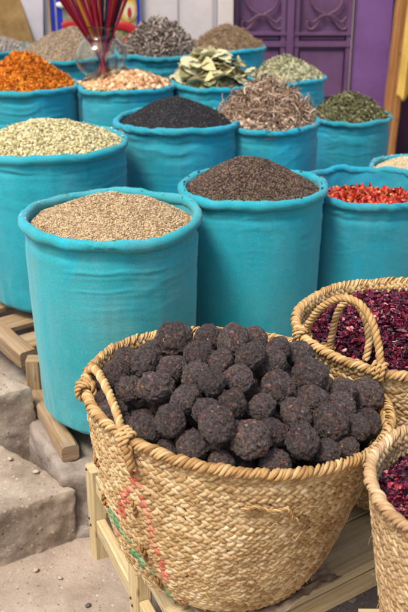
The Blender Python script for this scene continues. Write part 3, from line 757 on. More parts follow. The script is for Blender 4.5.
heap('safflower', 'orange_petal_heap', 'heap of bright orange shredded petals', grain_mat('orange_petal', [(0, (.28, .05, .004)), (.35, (.66, .17, .010)), (.75, (.80, .29, .018)), (1, (.82, .44, .07))], .75),
     .165, .010, (-.1, 0), 1.2, [([strip(5, 3, .10, c, .6, .6, k, .2) for k, c in enumerate((1.0, 2.2, 3.2))], 8000, .02, .7, .5, .7)], seed=9, lump=.012)
heap('gum', 'gum_lump_heap', 'heap of pinkish tan lumps around the glass vase', grain_mat('pink_gum', [(0, (.24, .10, .035)), (.4, (.50, .26, .11)), (.75, (.68, .44, .24)), (1, (.80, .66, .46))], .6, 120),
     .075, .008, (0, 0), 1.2, [([irregular(k, .5, .42, .35, .7) for k in range(4)], 1500, .025, 1.2, .45, .7)], seed=10)
heap('senna', 'leaflet_heap', 'heap of pale green narrow leaflets', grain_mat('pale_leaflet', [(0, (.17, .16, .08)), (.4, (.35, .34, .19)), (.8, (.50, .49, .31)), (1, (.64, .62, .45))], .8),
     .108, .006, (-.1, 0), 1.2, [([strip(5, 3, .16, c, .3, .95, k, .06) for k, c in enumerate((.3, .8, 1.3))], 5200, .025, .6, .35, .7)], seed=12)
heap('powder', 'powder_heap', 'heap of coarse grey brown powder', grain_mat('grey_brown_powder', [(0, (.15, .105, .065)), (.5, (.26, .195, .125)), (1, (.38, .30, .21))], .9),
     .15, .006, (.12, 0), 1.25, [(irregular(2, .5, .4, .3, .4), 9000, .009, 1., .5, .6)], seed=13, lump=.012)
heap('gall', 'twisted_pod_heap', 'heap of grey twisted pods against the wall', grain_mat('grey_pod', [(0, (.11, .082, .066)), (.4, (.235, .185, .150)), (.75, (.34, .28, .235)), (1, (.45, .385, .33))], .85, 90),
     .178, .008, (-.05, 0), 1.25, [([curly(8, 5, .085, c, k, .5, .4) for k, c in enumerate((1.5, 2.5, 3.4))], 1900, .045, .8, .4, .7)], seed=14, lump=.014)
heap('fibre', 'fibre_heap', 'heap of fine tan plant fibres', grain_mat('tan_fibre', [(0, (.17, .10, .05)), (.5, (.34, .235, .135)), (1, (.50, .38, .25))], .9),
     .118, .006, (-.05, 0), 1.35, [([curly(6, 4, .035, c, k, .3, .4) for k, c in enumerate((1.0, 2.5))], 5000, .028, .6, .4, .7)], seed=15, lump=.016)
heap('ash', 'grey_grain_heap', 'heap of grey grains at the upper left corner', grain_mat('grey_grain', [(0, (.10, .085, .07)), (.5, (.22, .19, .16)), (1, (.36, .32, .28))], .9),
     .09, .006, (0, 0), 1.2, [(irregular(3, .5, .4, .4, .4), 5000, .012, 1., .4, .6)], seed=16)
# dried bay leaves: the sack is filled with crumbs, every large leaf is a thing of its own
LEAFM = grain_mat('dry_leaf_crumb', [(0, (.07, .06, .025)), (.5, (.20, .19, .09)), (1, (.42, .40, .24))], .8)
bayH = heap('bay', 'leaf_crumb_heap', 'bed of broken dried leaves under the large whole leaves', LEAFM, .135, .02, (0, .1), 1.3, [([strip(4, 3, .35, c, .3, .9, k, .1) for k, c in enumerate((.6, 1.2))], 1200, .03, .7, .4, .7)], seed=11)
def bay_leaves():
    H, c, R, zr = bayH
    mats = []
    for nm, a, b_ in (('pale_green_leaf', (.42, .41, .22), (.60, .56, .36)), ('olive_leaf', (.16, .165, .06), (.26, .25, .11)), ('yellow_green_leaf', (.42, .38, .16), (.60, .53, .29)), ('brown_leaf', (.13, .09, .035), (.22, .16, .07))):
        mats.append(paint_mat(nm, b_, a, 60, .6))
    me = []
    for k in range(6):
        n, m_ = 15, 7; t = np.linspace(0, 1, n); s = np.linspace(-1, 1, m_); T, S = np.meshgrid(t, s, indexing='ij')
        wd = .24*np.sin(PI*T**.85)**.8+.004
        V = np.stack([T-.5, S*wd, (.03+.035*k)*np.sin(PI*T)*(1 if k % 2 else -1) + .16*wd*np.abs(S) + .02*np.sin(T*30+S)*(np.abs(S) > .5)], -1).reshape(-1, 3)
        V += .03*np.stack([vnoise(V*5+k, k+j) for j in range(3)], -1)
        for mi in range(4):
            mb = MB(); mb.add(V, grid_faces(n, m_)); o = mb.build('dried_leaf', mats[mi]); sm = o.modifiers.new('thickness', 'SOLIDIFY'); sm.thickness = .008
            me.append((o, mi))
    rng = np.random.default_rng(5)
    used = set()
    names = ['large pale green dried leaf among those heaped in the middle sack', 'large dark olive dried leaf among those heaped in the middle sack',
             'large yellowish dried leaf among those heaped in the middle sack', 'brown dried leaf among those heaped in the middle sack']
    for i in range(84):
        mi = rng.choice(4, p=[.46, .2, .26, .08]); k = rng.integers(6)
        src = me[k*4+mi][0]
        o = src if src.name not in used else src.copy()
        if src.name in used: COL.objects.link(o)
        else: used.add(src.name)
        r = R*.97*math.sqrt(rng.uniform()); a = rng.uniform(0, 2*PI); x, y = r*math.cos(a), r*math.sin(a)
        z = float(H(np.array([x]), np.array([y]))[0]) + rng.uniform(.0, .03)
        sc = rng.uniform(.095, .15)
        o.scale = (sc, sc, sc); o.location = (c[0]+x, c[1]+y, zr+z+.006)
        o.rotation_euler = (rng.normal(0, .38)+.12, rng.normal(0, .3), rng.uniform(0, 2*PI))
        tag(o, names[mi], 'leaf', 'large dried leaves')
    for o, mi in me:
        if o.name not in used: bpy.data.objects.remove(o)
bay_leaves()

# ------------------------------------------------------------------ glass vase with incense
def vase():
    S = SACKS['gum']
    base = at_y(102, 77, S['c'][1]+0.02)
    z0 = base[2]
    prof = [(.0, .0), (.035, .0), (.075, .012), (.105, .045), (.116, .085), (.108, .125), (.085, .155), (.066, .172), (.064, .19), (.072, .215), (.078, .222)]
    outer = catmull([(r, 0, z) for r, z in prof], 50)[:, [0, 2]]; outer[:, 0] = np.maximum(outer[:, 0], 0.0005)
    inner = outer.copy()[::-1]; inner[:, 0] = np.maximum(inner[:, 0]-.009, .0004); inner[:, 1] = np.maximum(inner[:, 1], .005)
    pr = np.concatenate([outer, inner])
    na = 64; a = np.linspace(0, 2*PI, na, endpoint=False)
    V = np.stack([np.cos(a)[:, None]*pr[None, :, 0], np.sin(a)[:, None]*pr[None, :, 0], np.broadcast_to(pr[None, :, 1], (na, len(pr)))], -1)
    mb = MB(); mb.add(V.reshape(-1, 3), grid_faces(na, len(pr), True))
    m, nt, b, N, L = new_mat('clear_glass'); b.inputs['Transmission Weight'].default_value = 1; b.inputs['Roughness'].default_value = .02; b.inputs['IOR'].default_value = 1.45
    b.inputs['Base Color'].default_value = (.90, .96, .94, 1)
    o = mb.build('glass_vase', m, loc=base); tag(o, 'round clear glass vase holding incense sticks on the pinkish lumps', 'vase')
    rng = np.random.default_rng(3)
    cols = {'black': (.014, .009, .014), 'dark red': (.28, .008, .02), 'crimson': (.50, .014, .06), 'golden': (.58, .27, .03), 'purple': (.12, .015, .14)}
    ms = {k: flat_mat(k.replace(' ', '_')+'_incense', c) for k, c in cols.items()}
    proto = {}
    order = ['black', 'dark red', 'crimson', 'purple', 'golden', 'dark red', 'black', 'golden', 'crimson', 'dark red']
    for i in range(76):
        k = order[i % 10]
        if k not in proto:
            mb = MB(); L_ = np.linspace(0, .62, 12); tube(mb, np.stack([0*L_, 0*0*L_, L_], -1), .0046, 8); o = mb.build('incense_stick', ms[k]); proto[k] = o
        else:
            o = proto[k].copy(); COL.objects.link(o)
        f = (i*0.618) % 1*2-1; g = rng.uniform(-1, 1)
        b0 = Vector((base[0]+.012-f*.03+rng.normal(0, .006), base[1]+g*.035, z0+.012))
        nk = Vector((base[0]-.004+f*.056+rng.normal(0, .006), base[1]-g*.03, z0+.185))      # where it passes the neck
        d = (nk-b0).normalized(); d = Vector((d.x-.005+f*.02, d.y, d.z)).normalized()
        o.location = b0; o.rotation_euler = d.to_track_quat('Z', 'Y').to_euler()
        tag(o, k+' incense stick standing in the round glass vase', 'incense stick', 'incense sticks in the vase')
vase()

# ------------------------------------------------------------------ timber under the sacks
def sack_stand():
    s = empty('sack_stand', (0, 0, 0)); tag(s, 'weathered timber stand carrying the sack of pale green pods', 'stand')
    p = at_z(36, 403, LEDGE_Z)
    mb = MB(); timber(mb, (p[0], p[1]+.02, LEDGE_Z-.01), (p[0], p[1]+.02, .345), .045, .05, up=(0, 1, 0), seed=1); mb.build('post', WOOD_MID, s)
    a = at_z(25, 356, .315); b = at_z(-37, 305, .315)
    d = (b-a)/np.linalg.norm(b-a)
    mb = MB(); timber(mb, a-d*.03, a+d*1.3, .055, .06, seed=2, amp=.007); mb.build('side_beam', WOOD_MID, s)
    # slats across carry the sack
    n = np.array([d[1], -d[0], 0])
    if n[0] < 0: n = -n
    for k in range(5):
        q = a + d*(.06+.17*k) + np.array([0, 0, .012]); mb = MB(); timber(mb, q+n*.03, q+n*.66, .10, .02, seed=3+k); mb.build('slat', WOOD_MID, s)
    mb = MB(); q = a+n*.66; timber(mb, q-d*.0, q+d*.9, .05, .06, seed=9); mb.build('side_beam', WOOD_MID, s)
    for t in (.04, .8):
        q = a+n*.66+d*t; mb = MB(); timber(mb, (q[0], q[1], LEDGE_Z-.01), (q[0], q[1], .288), .05, .05, up=(0, 1, 0), seed=11); mb.build('post', WOOD_MID, s)
sack_stand()
def sack_rails():
    # rails on the ledge below the front sack
    a = at_z(70, 452, .225); b = at_z(20, 368, .225)
    d = (b-a)/np.linalg.norm(b-a); n = np.array([-d[1], d[0], 0])
    if n[0] < 0: n = -n
    labs = ['round ended timber rail on the ledge under the front sack', 'hidden second timber rail deep under the front sack']
    mb = MB(); timber(mb, a-d*.01, a+d*.42, .05, .05, seed=21, amp=.004, ch=.15)
    o = mb.build('timber_rail', WOOD_MID); tag(o, labs[0], 'rail')
    mb = MB(); timber(mb, a+n*.30, a+n*.30+d*.40, .05, .05, seed=22, amp=.004)
    o = mb.build('timber_rail', WOOD_MID); tag(o, 'timber rail beneath the middle of the front tan seed sack', 'rail')
sack_rails()

# ------------------------------------------------------------------ bench
BZ = .30
def bench():
    s = empty('display_bench', (0, 0, 0)); tag(s, 'pale wooden bench carrying the two big woven baskets', 'bench')
    d1 = np.array([.40, -.9165, 0]); d2 = np.array([.83, .558, 0])
    rl = at_z(100, 552, 0.0)                                       # foot of the rear left leg
    rl = np.array([rl[0], rl[1], 0])
    edge = at_z(383, 557, BZ)
    # front right edge runs through 'edge' along d2; left side through rl along d1
    A = np.array([[d1[0], -d2[0]], [d1[1], -d2[1]]]); st = np.linalg.solve(A, (edge-rl)[:2])
    corner = rl + d1*st[0]; W = st[0]-.02; Ln = 1.15
    nb = 5
    for k in range(nb):
        off = (k+.5)*W/nb
        q = corner - d1*off
        mb = MB(); timber(mb, q-d2*(.02 if k < 3 else -.15)+np.array([0, 0, BZ-.011]), q+d2*Ln+np.array([0, 0, BZ-.011]), W/nb-.006, .022, seed=30+k, amp=.002, ch=.12); mb.build('board', WOOD_PALE, s)
    # aprons
    for q, e in ((corner, corner-d1*W*.97), (corner+d2*(Ln-.06), corner+d2*(Ln-.06)-d1*W*.97)):
        mb = MB(); timber(mb, q+np.array([0, 0, BZ-.052]), e+np.array([0, 0, BZ-.052]), .024, .055, seed=40); mb.build('apron', WOOD_PALE, s)
    mb = MB(); timber(mb, corner+d2*.03-d1*.012+np.array([0, 0, BZ-.05]), corner+d2*(Ln-.09)-d1*.012+np.array([0, 0, BZ-.05]), .022, .05, seed=43); mb.build('apron', WOOD_PALE, s)
    legs = [rl, rl+d1*.335, rl+d1*(st[0]-.01)]
    for k, q in enumerate(legs + [q+d2*(Ln-.11) for q in (legs[0], legs[2])]):
        mb = MB(); timber(mb, q+np.array([0, 0, -.01]), q+np.array([0, 0, BZ-.025]), .042, .052, up=d1, seed=50+k, amp=.002); mb.build('leg', WOOD_PALE, s)
    iron = flat_mat('rusty_nail', (.07, .035, .02), .6)
    for q in legs[:2]:
        for hz in (.10, .115, .27):
            mb = MB(); c_ = q - np.cross(d1, (0, 0, 1))*-.0 + np.array([-d1[1], d1[0], 0])*-1*.0222 + np.array([0, 0, hz]) + d1*(.004 if hz == .10 else -.006)
            V, F = ico(1, .0042, .0042, .0042); mb.add(V+c_, F); mb.build('nail', iron, s)
    mb = MB(); timber(mb, legs[0]+np.array([0, 0, .105])+d1*.028, legs[1]+np.array([0, 0, .105])-d1*.028, .026, .045, seed=60); mb.build('stretcher', WOOD_PALE, s)
    mb = MB(); timber(mb, legs[1]+np.array([0, 0, .105])+d1*.028, legs[2]+np.array([0, 0, .105])-d1*.02, .026, .045, seed=61); mb.build('stretcher', WOOD_PALE, s)
bench()

# ------------------------------------------------------------------ baskets
def profile(Rb, Rt, H, bow, n=80):
    t = np.linspace(0, 1, n)
    r = Rb + (Rt-Rb)*(t**bow)
    c = np.minimum(1, t/.08); r = r*(.80+.20*np.sqrt(1-(1-c)**2))
    z = t*H
    s = np.concatenate([[0], np.cumsum(np.hypot(np.diff(r), np.diff(z)))])
    return r, z, s
class Basket:
    def __init__(B, name, label, loc, Rb, Rt, H, bow, tilt, oval, ovang, row, stitch, straw, ropem, seed, rimr, inside, dye=None):
        B.root = empty(name, loc, tilt); tag(B.root, label, 'basket', 'woven straw baskets')
        bpy.context.view_layer.update()
        B.M = np.array(B.root.matrix_basis)
        B.r, B.z, B.s = profile(Rb, Rt, H, bow)
        B.H, B.Rt, B.oval, B.ovang, B.seed = H, Rt, oval, ovang, seed
        rows = int(B.s[-1]/row); mb = MB()
        # backing shell
        nu = 120; th = np.linspace(0, 2*PI, nu, endpoint=False)
        TH, SS = np.meshgrid(th, np.linspace(0, B.s[-1], 60), indexing='ij')
        mb.add(B.pt(TH, SS, -.0055).reshape(-1, 3), grid_faces(nu, 60, True), 1)
        mb.add(B.pt(TH, SS, -.0085).reshape(-1, 3), grid_faces(nu, 60, True)[:, ::-1], 1)
        rng = np.random.default_rng(seed)
        sides = [(1, 0)] + ([(-1, inside)] if inside else [])
        for side, depth in sides:
            for i in range(rows):
                s0 = B.s[-1]-(i+.5)*row
                if s0 < .01: break
                if side < 0 and i*row > depth: break
                rr = np.interp(s0, B.s, B.r); n = int(2*PI*rr/stitch)
                for half in (0, 1):
                    sv = s0 + (row*.225 if half else -row*.225) 
                    th = (np.arange(n)+(.5 if half else 0)+rng.uniform(-.12, .12, n) + i*.37)*2*PI/n
                    ss = np.clip(sv + rng.normal(0, .0012, n) + .004*vnoise(np.stack([np.cos(th)*2, np.sin(th)*2, th*0+i*.3], -1), seed), 0.004, B.s[-1])
                    ang = (1 if half else -1)*(.60+rng.normal(0, .09, n))*(1)
                    B.stitches(mb, th, ss, ang, stitch*.92*rng.uniform(.8, 1.25, n), row*.32*rng.uniform(.75, 1.15, n), .0030*rng.uniform(.6, 1.5, n), side, dye)
        # loose fibres
        for k in range(120):
            th0 = rng.uniform(0, 2*PI); s0 = rng.uniform(.1, 1)*B.s[-1]
            P = [B.pt(np.array(th0+j*.02*rng.uniform(.3, 1)), np.array(min(B.s[-1], s0+j*.004*rng.normal())), .004+.003*j*rng.uniform(.2, 1.2)) for j in range(4)]
            tube(mb, catmull(P, 10), rng.uniform(.0004, .0009), 4)
        mats = [straw, STRAW_IN, DYE_RED, DYE_GRN]
        mb.build('woven_wall', mats, B.root)
        # base disc
        mb = MB(); th = np.linspace(0, 2*PI, 48, endpoint=False)
        mb.add(np.stack([np.cos(th)*B.r[0], np.sin(th)*B.r[0], 0*th+.004], -1), [list(range(48))[::-1]]); mb.add(np.stack([np.cos(th)*B.r[0]*.98, np.sin(th)*B.r[0]*.98, 0*th+.008], -1), [list(range(48))]); mb.build('base', STRAW_IN, B.root)
        # rim: twisted rope over a coil
        th = np.linspace(0, 2*PI, 240, endpoint=False)
        P = B.pt(th, np.full(240, B.s[-1]), 0.0) + np.stack([0*th, 0*th, rimr*.35+.003*fbm(np.stack([np.cos(th)*5, np.sin(th)*5, 0*th], -1), seed, 3)], -1)
        mb = MB(); tube(mb, P, rimr*.80, 10, True)                 # the coil inside
        n = int(2*PI*Rt/.0078)
        for k in range(n):                                         # strands lashed over it, slanting
            t0 = 2*PI*(k+rng.uniform(-.3, .3))/n; adv = (.034+rng.normal(0, .006))/Rt; rw = rimr*rng.uniform(.92, 1.3)
            tt = np.linspace(0, 1, 16); ph = -1.15 + tt*(PI+2.3)
            thk = t0 + adv*(tt-.5)
            C0 = B.pt(thk, np.full(16, B.s[-1]), 0.0); C0[:, 2] += rimr*.35 + .003*fbm(np.stack([np.cos(thk)*5, np.sin(thk)*5, 0*thk], -1), seed, 3)
            rad = np.stack([np.cos(thk), np.sin(thk), 0*thk], -1)
            Q = C0 + np.cos(ph)[:, None]*rad*rw + np.sin(ph)[:, None]*np.array([0, 0, 1.0])*rw*1.05
            Q += rng.normal(0, .0007, 3)
            tube(mb, Q, rng.uniform(.0030, .0050)*(.55+.45*np.sin(PI*tt)**.5), 14, yarn=5, flat=.6, up=(rad[8][0], rad[8][1], .3))
        # wrapping stitches below the rope
        n = int(2*PI*Rt/.017); th = np.arange(n)*2*PI/n
        B.stitches(mb, th, np.full(n, B.s[-1]-.012), np.full(n, 1.05)+rng.normal(0, .1, n), np.full(n, .017), np.full(n, .0062), np.full(n, .006), 1, None)
        B.stitches(mb, th, np.full(n, B.s[-1]-.012), np.full(n, 1.05)+rng.normal(0, .1, n), np.full(n, .017), np.full(n, .0062), np.full(n, .006), -1, None)
        mb.build('rope_rim', ropem, B.root)
    def pt(B, th, s, off):
        th, s = np.broadcast_arrays(np.asarray(th, float), np.asarray(s, float))
        r = np.interp(s, B.s, B.r); z = np.interp(s, B.s, B.z)
        r = r + off
        c, sn = np.cos(th), np.sin(th)
        wv = 1 + .018*fbm(np.stack([c*1.3, sn*1.3, z*4+B.seed], -1), B.seed, 2) + .010*fbm(np.stack([c*4, sn*4, z*9], -1), B.seed+5, 2)
        k = 1 + (B.oval-1)*np.cos(th-B.ovang)**2*(z/B.H)
        return np.stack([c*r*wv*k, sn*r*wv*k, z + 0*r], -1)
    def stitches(B, mb, th, s, ang, L, W, hh, side, dye):
        n = len(th); e = .003
        P = B.pt(th, s, 0); T = B.pt(th+e, s, 0)-B.pt(th-e, s, 0); U = B.pt(th, np.clip(s+.002, 0, B.s[-1]), 0)-B.pt(th, s-.002, 0)
        T /= np.linalg.norm(T, axis=1)[:, None]; U -= T*np.sum(U*T, 1)[:, None]; U /= np.linalg.norm(U, axis=1)[:, None]
        N = np.cross(T, U)*side
        if side < 0: P = P + N*.009
        A = np.cos(ang)[:, None]*T + np.sin(ang)[:, None]*U; Bv = -np.sin(ang)[:, None]*T + np.cos(ang)[:, None]*U
        a = np.linspace(-1, 1, 7); b = np.linspace(-1, 1, 7)
        AA, BB = np.meshgrid(a, b, indexing='ij')
        wd = np.sqrt(np.clip(1-.72*AA**4, 0, 1))
        h = (1-np.abs(BB)**3*.95)*(1-.85*AA**2) - .42 - .75*np.maximum(0, np.abs(AA)-.55) - .16*(np.array([0, 1, .1, .8, 0, 1, 0])[None, :])*(1-AA**2)
        lift = .25*AA                                                # one end over, the other under
        V = P[:, None, None] + (AA[None]*L[:, None, None])[..., None]*A[:, None, None] + (BB*wd)[None, :, :, None]*W[:, None, None, None]*Bv[:, None, None] + ((h+lift)[None]*hh[:, None, None]*1.9)[..., None]*N[:, None, None]
        F = (grid_faces(7, 7)[None] + (np.arange(n)*49)[:, None, None])
        uv = np.stack([np.broadcast_to(AA[None]*L[:, None, None], V.shape[:3]) + (np.arange(n)*.913 % 7)[:, None, None], np.broadcast_to(BB[None]*W[:, None, None], V.shape[:3]) + (np.arange(n)*.371 % 5)[:, None, None]], -1)
        mi = np.zeros(n, int)
        if dye is not None and side > 0:
            mi = dye(B.world(P))
        F = F if side > 0 else F[..., ::-1]
        mb.add(V.reshape(-1, 3), F.reshape(-1, 4), np.repeat(mi, 36), uv.reshape(-1, 2))
    def world(B, P): return np.asarray(P) @ B.M[:3, :3].T + B.M[:3, 3]
    def local(B, P): return (np.asarray(P)-B.M[:3, 3]) @ B.M[:3, :3]
    def hit(B, u, v, off=.006):
        """the point of the outer wall seen at a place in the photograph"""
        TH, SS = np.meshgrid(np.linspace(-PI, PI, 721), np.linspace(.01, B.s[-1], 160), indexing='ij')
        P = B.pt(TH, SS, off).reshape(-1, 3); W = B.world(P); q = to_px(W)
        d = np.hypot(q[:, 0]-u, q[:, 1]-v); dep = (W-CAMP) @ FW
        ok = d < d.min()+1.0
        i = np.where(ok)[0][np.argmin(dep[ok])]
        return P[i]

def seg_dist(q, pts):
    best = np.full(len(q), 1e9)
    for a, b in zip(pts[:-1], pts[1:]):
        a, b = np.array(a, float), np.array(b, float); t = np.clip(((q-a) @ (b-a))/np.dot(b-a, b-a), 0, 1)
        best = np.minimum(best, np.linalg.norm(q-(a+t[:, None]*(b-a)), axis=1))
    return best
def dyeA(W):
    q = to_px(W); mi = np.zeros(len(q), int); front = W[:, 1] < 1.66
    r = np.minimum(seg_dist(q, [(134, 474), (146, 515), (155, 548), (164, 576)]), seg_dist(q, [(133, 478), (124, 500), (116, 532)]))
    rnd = _hash((q[:, 0]*7).astype(int), (q[:, 1]*7).astype(int), np.zeros(len(q), int), 5)
    mi[(r < 2.0+2.6*rnd*rnd) & front & (rnd > .20)] = 2
    g = seg_dist(q, [(110, 510), (124, 536), (142, 563), (182, 606)])
    mi[(g < 1.6+1.4*rnd) & front & (rnd > .28)] = 3
    return mi

# big front basket
ACZ, ADIA = .71, .64
ac = at_z(235, 401, ACZ)
BA = Basket('woven_basket', 'large woven straw basket heaped with dark knobbly balls', (ac[0]-.032, ac[1]+.031, BZ+.002), .150, .286, ACZ-BZ, .37, (0, math.radians(5.4), 0), 1.085, math.radians(-8), .0190, .0150, STRAW, ROPE, 3, .0070, .16, dyeA)
bc = at_z(411, 326, .735)
BB_ = Basket('woven_basket', 'woven straw basket of dark red petals behind the balls', (bc[0], bc[1], BZ+.002), .14, .262, .735-BZ, .6, (0, 0, 0), 1.0, 0, .0195, .0155, STRAW, ROPE, 5, .0072, .12)
cc = at_z(492, 486, .715)
BC = Basket('woven_basket', 'greyish straw basket of red petals cut by the right edge', (cc[0], cc[1], BZ+.002), .13, .205, .715-BZ, .7, (0, 0, 0), 1.0, 0, .0185, .0150, STRAW_B, ROPE_B, 7, .0070, .11)
def stool():
    s = empty('low_stool', (cc[0], cc[1], 0)); tag(s, 'low wooden stool under the basket at the right edge', 'stool')
    for k in range(3):
        mb = MB(); timber(mb, (-.17, -.115+.115*k, BZ-.012), (.17, -.115+.115*k, BZ-.012), .11, .022, seed=70+k); mb.build('board', WOOD_PALE, s)
    for x in (-.14, .14):
        for y in (-.14, .14):
            mb = MB(); timber(mb, (x, y, -.01), (x, y, BZ-.024), .04, .04, up=(0, 1, 0), seed=75); mb.build('leg', WOOD_PALE, s)
stool()

# handles, lacing
def local_path(B, pts): return B.local(np.array(pts))
def rim_at(B, u, v, dz=0.01):
    """rim point nearest a place in the photograph"""
    th = np.linspace(-PI, PI, 1441); P = B.pt(th, np.full(1441, B.s[-1]), 0); q = to_px(B.world(P)); i = np.argmin(np.hypot(q[:, 0]-u, q[:, 1]-v))
    return B.world(P[i]) + np.array([0, 0, dz])
def along(B, pts, y0, y1):
    out = []
    for k, (u, v) in enumerate(pts):
        t = k/(len(pts)-1); out.append(at_y(u, v, y0+(y1-y0)*t))
    return out
def handles():
    # left handle of the big basket: lies over the rim, tail laced down the outside
    a = rim_at(BA, 92, 366); b = rim_at(BA, 124, 444)
    pts = [(84, 378), (91, 369), (97, 371), (104, 383), (112, 400), (119, 420), (124, 440)]
    P = along(BA, pts, a[1]-.01, b[1]-.012)
    mb = MB(); rope(mb, local_path(BA, catmull(P, 60)), .0082, .034, 3, False, 9, 1)
    for (u, v), e in (((86, 392), 0), ((126, 446), 1)):      # knots wound round the rim
        q = rim_at(BA, u, v, .004); th0 = 0
        t = np.linspace(0, 2*PI*2.6, 70); tl = BA.local(q); rad = tl/np.linalg.norm(tl[:2]); rad[2] = 0; tan = np.array([-rad[1], rad[0], 0])
        K = tl + np.cos(t)[:, None]*rad*.0165 + np.sin(t)[:, None]*np.array([0, 0, 1])*.018 + (t/t[-1]-.5)[:, None]*tan*.026
        rope(mb, K, .0056, .024, 2, False, 8, 4)
    mb.build('rope_handle', ROPE, BA.root)
    # right handle
    a = rim_at(BA, 333, 341); b = rim_at(BA, 366, 362)
    pts = [(330, 345), (333, 330), (338, 312), (347, 301), (357, 304), (365, 319), (369, 340), (366, 360)]
    P = along(BA, pts, a[1], b[1])
    mb = MB(); rope(mb, local_path(BA, catmull(P, 60)), .0076, .032, 3, False, 9, 2)
    for u, v in ((330, 346), (366, 362)):
        q = rim_at(BA, u, v, .004); t = np.linspace(0, 2*PI*2.3, 60); tl = BA.local(q); rad = tl/np.linalg.norm(tl[:2]); rad[2] = 0; tan = np.array([-rad[1], rad[0], 0])
        K = tl + np.cos(t)[:, None]*rad*.0165 + np.sin(t)[:, None]*np.array([0, 0, 1])*.018 + (t/t[-1]-.5)[:, None]*tan*.024
        rope(mb, K, .0056, .024, 2, False, 8, 6)
    mb.build('rope_handle', ROPE, BA.root)
    # handle of the petal basket
    a = rim_at(BB_, 303, 333); b = rim_at(BB_, 376, 366)
    pts = [(303, 338), (310, 322), (322, 307), (340, 298), (357, 302), (369, 316), (377, 338), (381, 364)]
    P = along(BB_, pts, a[1], b[1])
    mb = MB(); rope(mb, local_path(BB_, catmull(P, 70)), .0082, .034, 3, False, 9, 3)
    for u, v in ((303, 337), (381, 366)):
        q = rim_at(BB_, u, v, .004); t = np.linspace(0, 2*PI*2.3, 60); tl = BB_.local(q); rad = tl/np.linalg.norm(tl[:2]); rad[2] = 0; tan = np.array([-rad[1], rad[0], 0])
        K = tl + np.cos(t)[:, None]*rad*.0165 + np.sin(t)[:, None]*np.array([0, 0, 1])*.018 + (t/t[-1]-.5)[:, None]*tan*.024
        rope(mb, K, .0056, .024, 2, False, 8, 6)
    mb.build('rope_handle', ROPE, BB_.root)
    # tail below the left handle, then brown cord going in and out of the weave
    mb = MB()
    P = [BA.hit(126, 447, .014), BA.hit(129, 458, .012), BA.hit(132, 470, .010)]
    rope(mb, catmull(P, 20), .0085, .04, 3, False, 8, 5); mb.build('rope_tail', ROPE, BA.root)
    for (u0, v0), (u1, v1) in (((126, 458), (132, 476)), ((132, 500), (135, 516)), ((139, 543), (146, 560)), ((154, 577), (162, 588)), ((176, 602), (183, 609)), ((93, 455), (97, 467)), ((100, 493), (104, 508))):
        mb = MB(); P = [BA.hit(u0, v0, -.002), BA.hit(u0*.7+u1*.3, v0*.7+v1*.3, .0045), BA.hit(u0*.3+u1*.7, v0*.3+v1*.7, .0045), BA.hit(u1, v1, -.002)]
        rope(mb, catmull(P, 24), .0052, .022, 2, False, 8, 7); mb.build('lacing_cord', ROPE_DK, BA.root)
    mb = MB(); P = [BA.hit(u, v, .010) for u, v in ((242, 510), (256, 508), (272, 512), (288, 510), (293, 517), (299, 521))]
    rope(mb, catmull(P, 50), .0032, .02, 2, False, 6, 8); mb.build('loose_strand', ROPE, BA.root)
handles()

# ------------------------------------------------------------------ dark balls
def ball_mat():
    m, nt, b, N, L = new_mat('resin_ball')
    n = noise(N, L, 5.5, 9, .72)
    r = ramp(N, [(.32, (.014, .008, .007)), (.42, (.058, .039, .034)), (.54, (.128, .098, .089)), (.67, (.28, .24, .225))]); L.new(n.outputs['Fac'], r.inputs[0])
    ob = N.new('ShaderNodeObjectInfo')
    v = N.new('ShaderNodeTexVoronoi'); v.inputs['Scale'].default_value = 5.0; v.inputs['Randomness'].default_value = 1
    tc = N.new('ShaderNodeTexCoord'); wn_ = noise(N, L, 5, 4); mx = N.new('ShaderNodeVectorMath'); mx.operation = 'MULTIPLY_ADD'
    L.new(wn_.outputs['Color'], mx.inputs[0]); mx.inputs[1].default_value = (.22, .22, .22); L.new(tc.outputs['Object'], mx.inputs[2]); L.new(mx.outputs[0], v.inputs['Vector'])
    sp = N.new('ShaderNodeSeparateColor'); L.new(v.outputs['Color'], sp.inputs[0])
    on = ramp(N, [(.55, (0, 0, 0)), (.62, (1, 1, 1))]); L.new(sp.outputs[0], on.inputs[0])
    ds = ramp(N, [(.26, (1, 1, 1)), (.46, (0, 0, 0))]); L.new(v.outputs['Distance'], ds.inputs[0])
    k = mixc(N, L, 1.0, on.outputs[0], ds.outputs[0], 'MULTIPLY')
    gp = noise(N, L, 1.6, 3, .6); rg = ramp(N, [(.42, (.12, .12, .12)), (.56, (1, 1, 1))]); L.new(gp.outputs['Fac'], rg.inputs[0]); k = mixc(N, L, 1.0, k, rg.outputs[0], 'MULTIPLY')
    cr = ramp(N, [(0, (.20, .040, .022)), (.5, (.38, .10, .045)), (.85, (.52, .21, .09)), (1, (.64, .42, .24))]); L.new(sp.outputs[1], cr.inputs[0])
    c = mixc(N, L, k, r.outputs[0], cr.outputs[0])
    # pale dust caught on high spots everywhere
    d = noise(N, L, 2.2, 7, .75); rd = ramp(N, [(.47, (0, 0, 0)), (.72, (.38, .38, .38))]); L.new(d.outputs['Fac'], rd.inputs[0])
    c = mixc(N, L, rd.outputs[0], c, (.26, .225, .22))
    tn = ramp(N, [(0, (.72, .68, .68)), (.5, (1, .97, .95)), (1, (1.25, 1.2, 1.18))]); L.new(ob.outputs['Random'], tn.inputs[0]); c = mixc(N, L, 1.0, c, tn.outputs[0], 'MULTIPLY')
    L.new(c, b.inputs['Base Color']); b.inputs['Roughness'].default_value = .37; b.inputs['Specular IOR Level'].default_value = .6
    p = bump(N, L, b, n.outputs['Fac'], .75, .07)
    bump(N, L, b, k, .5, .03, p)
    return m
BALLM = ball_mat()
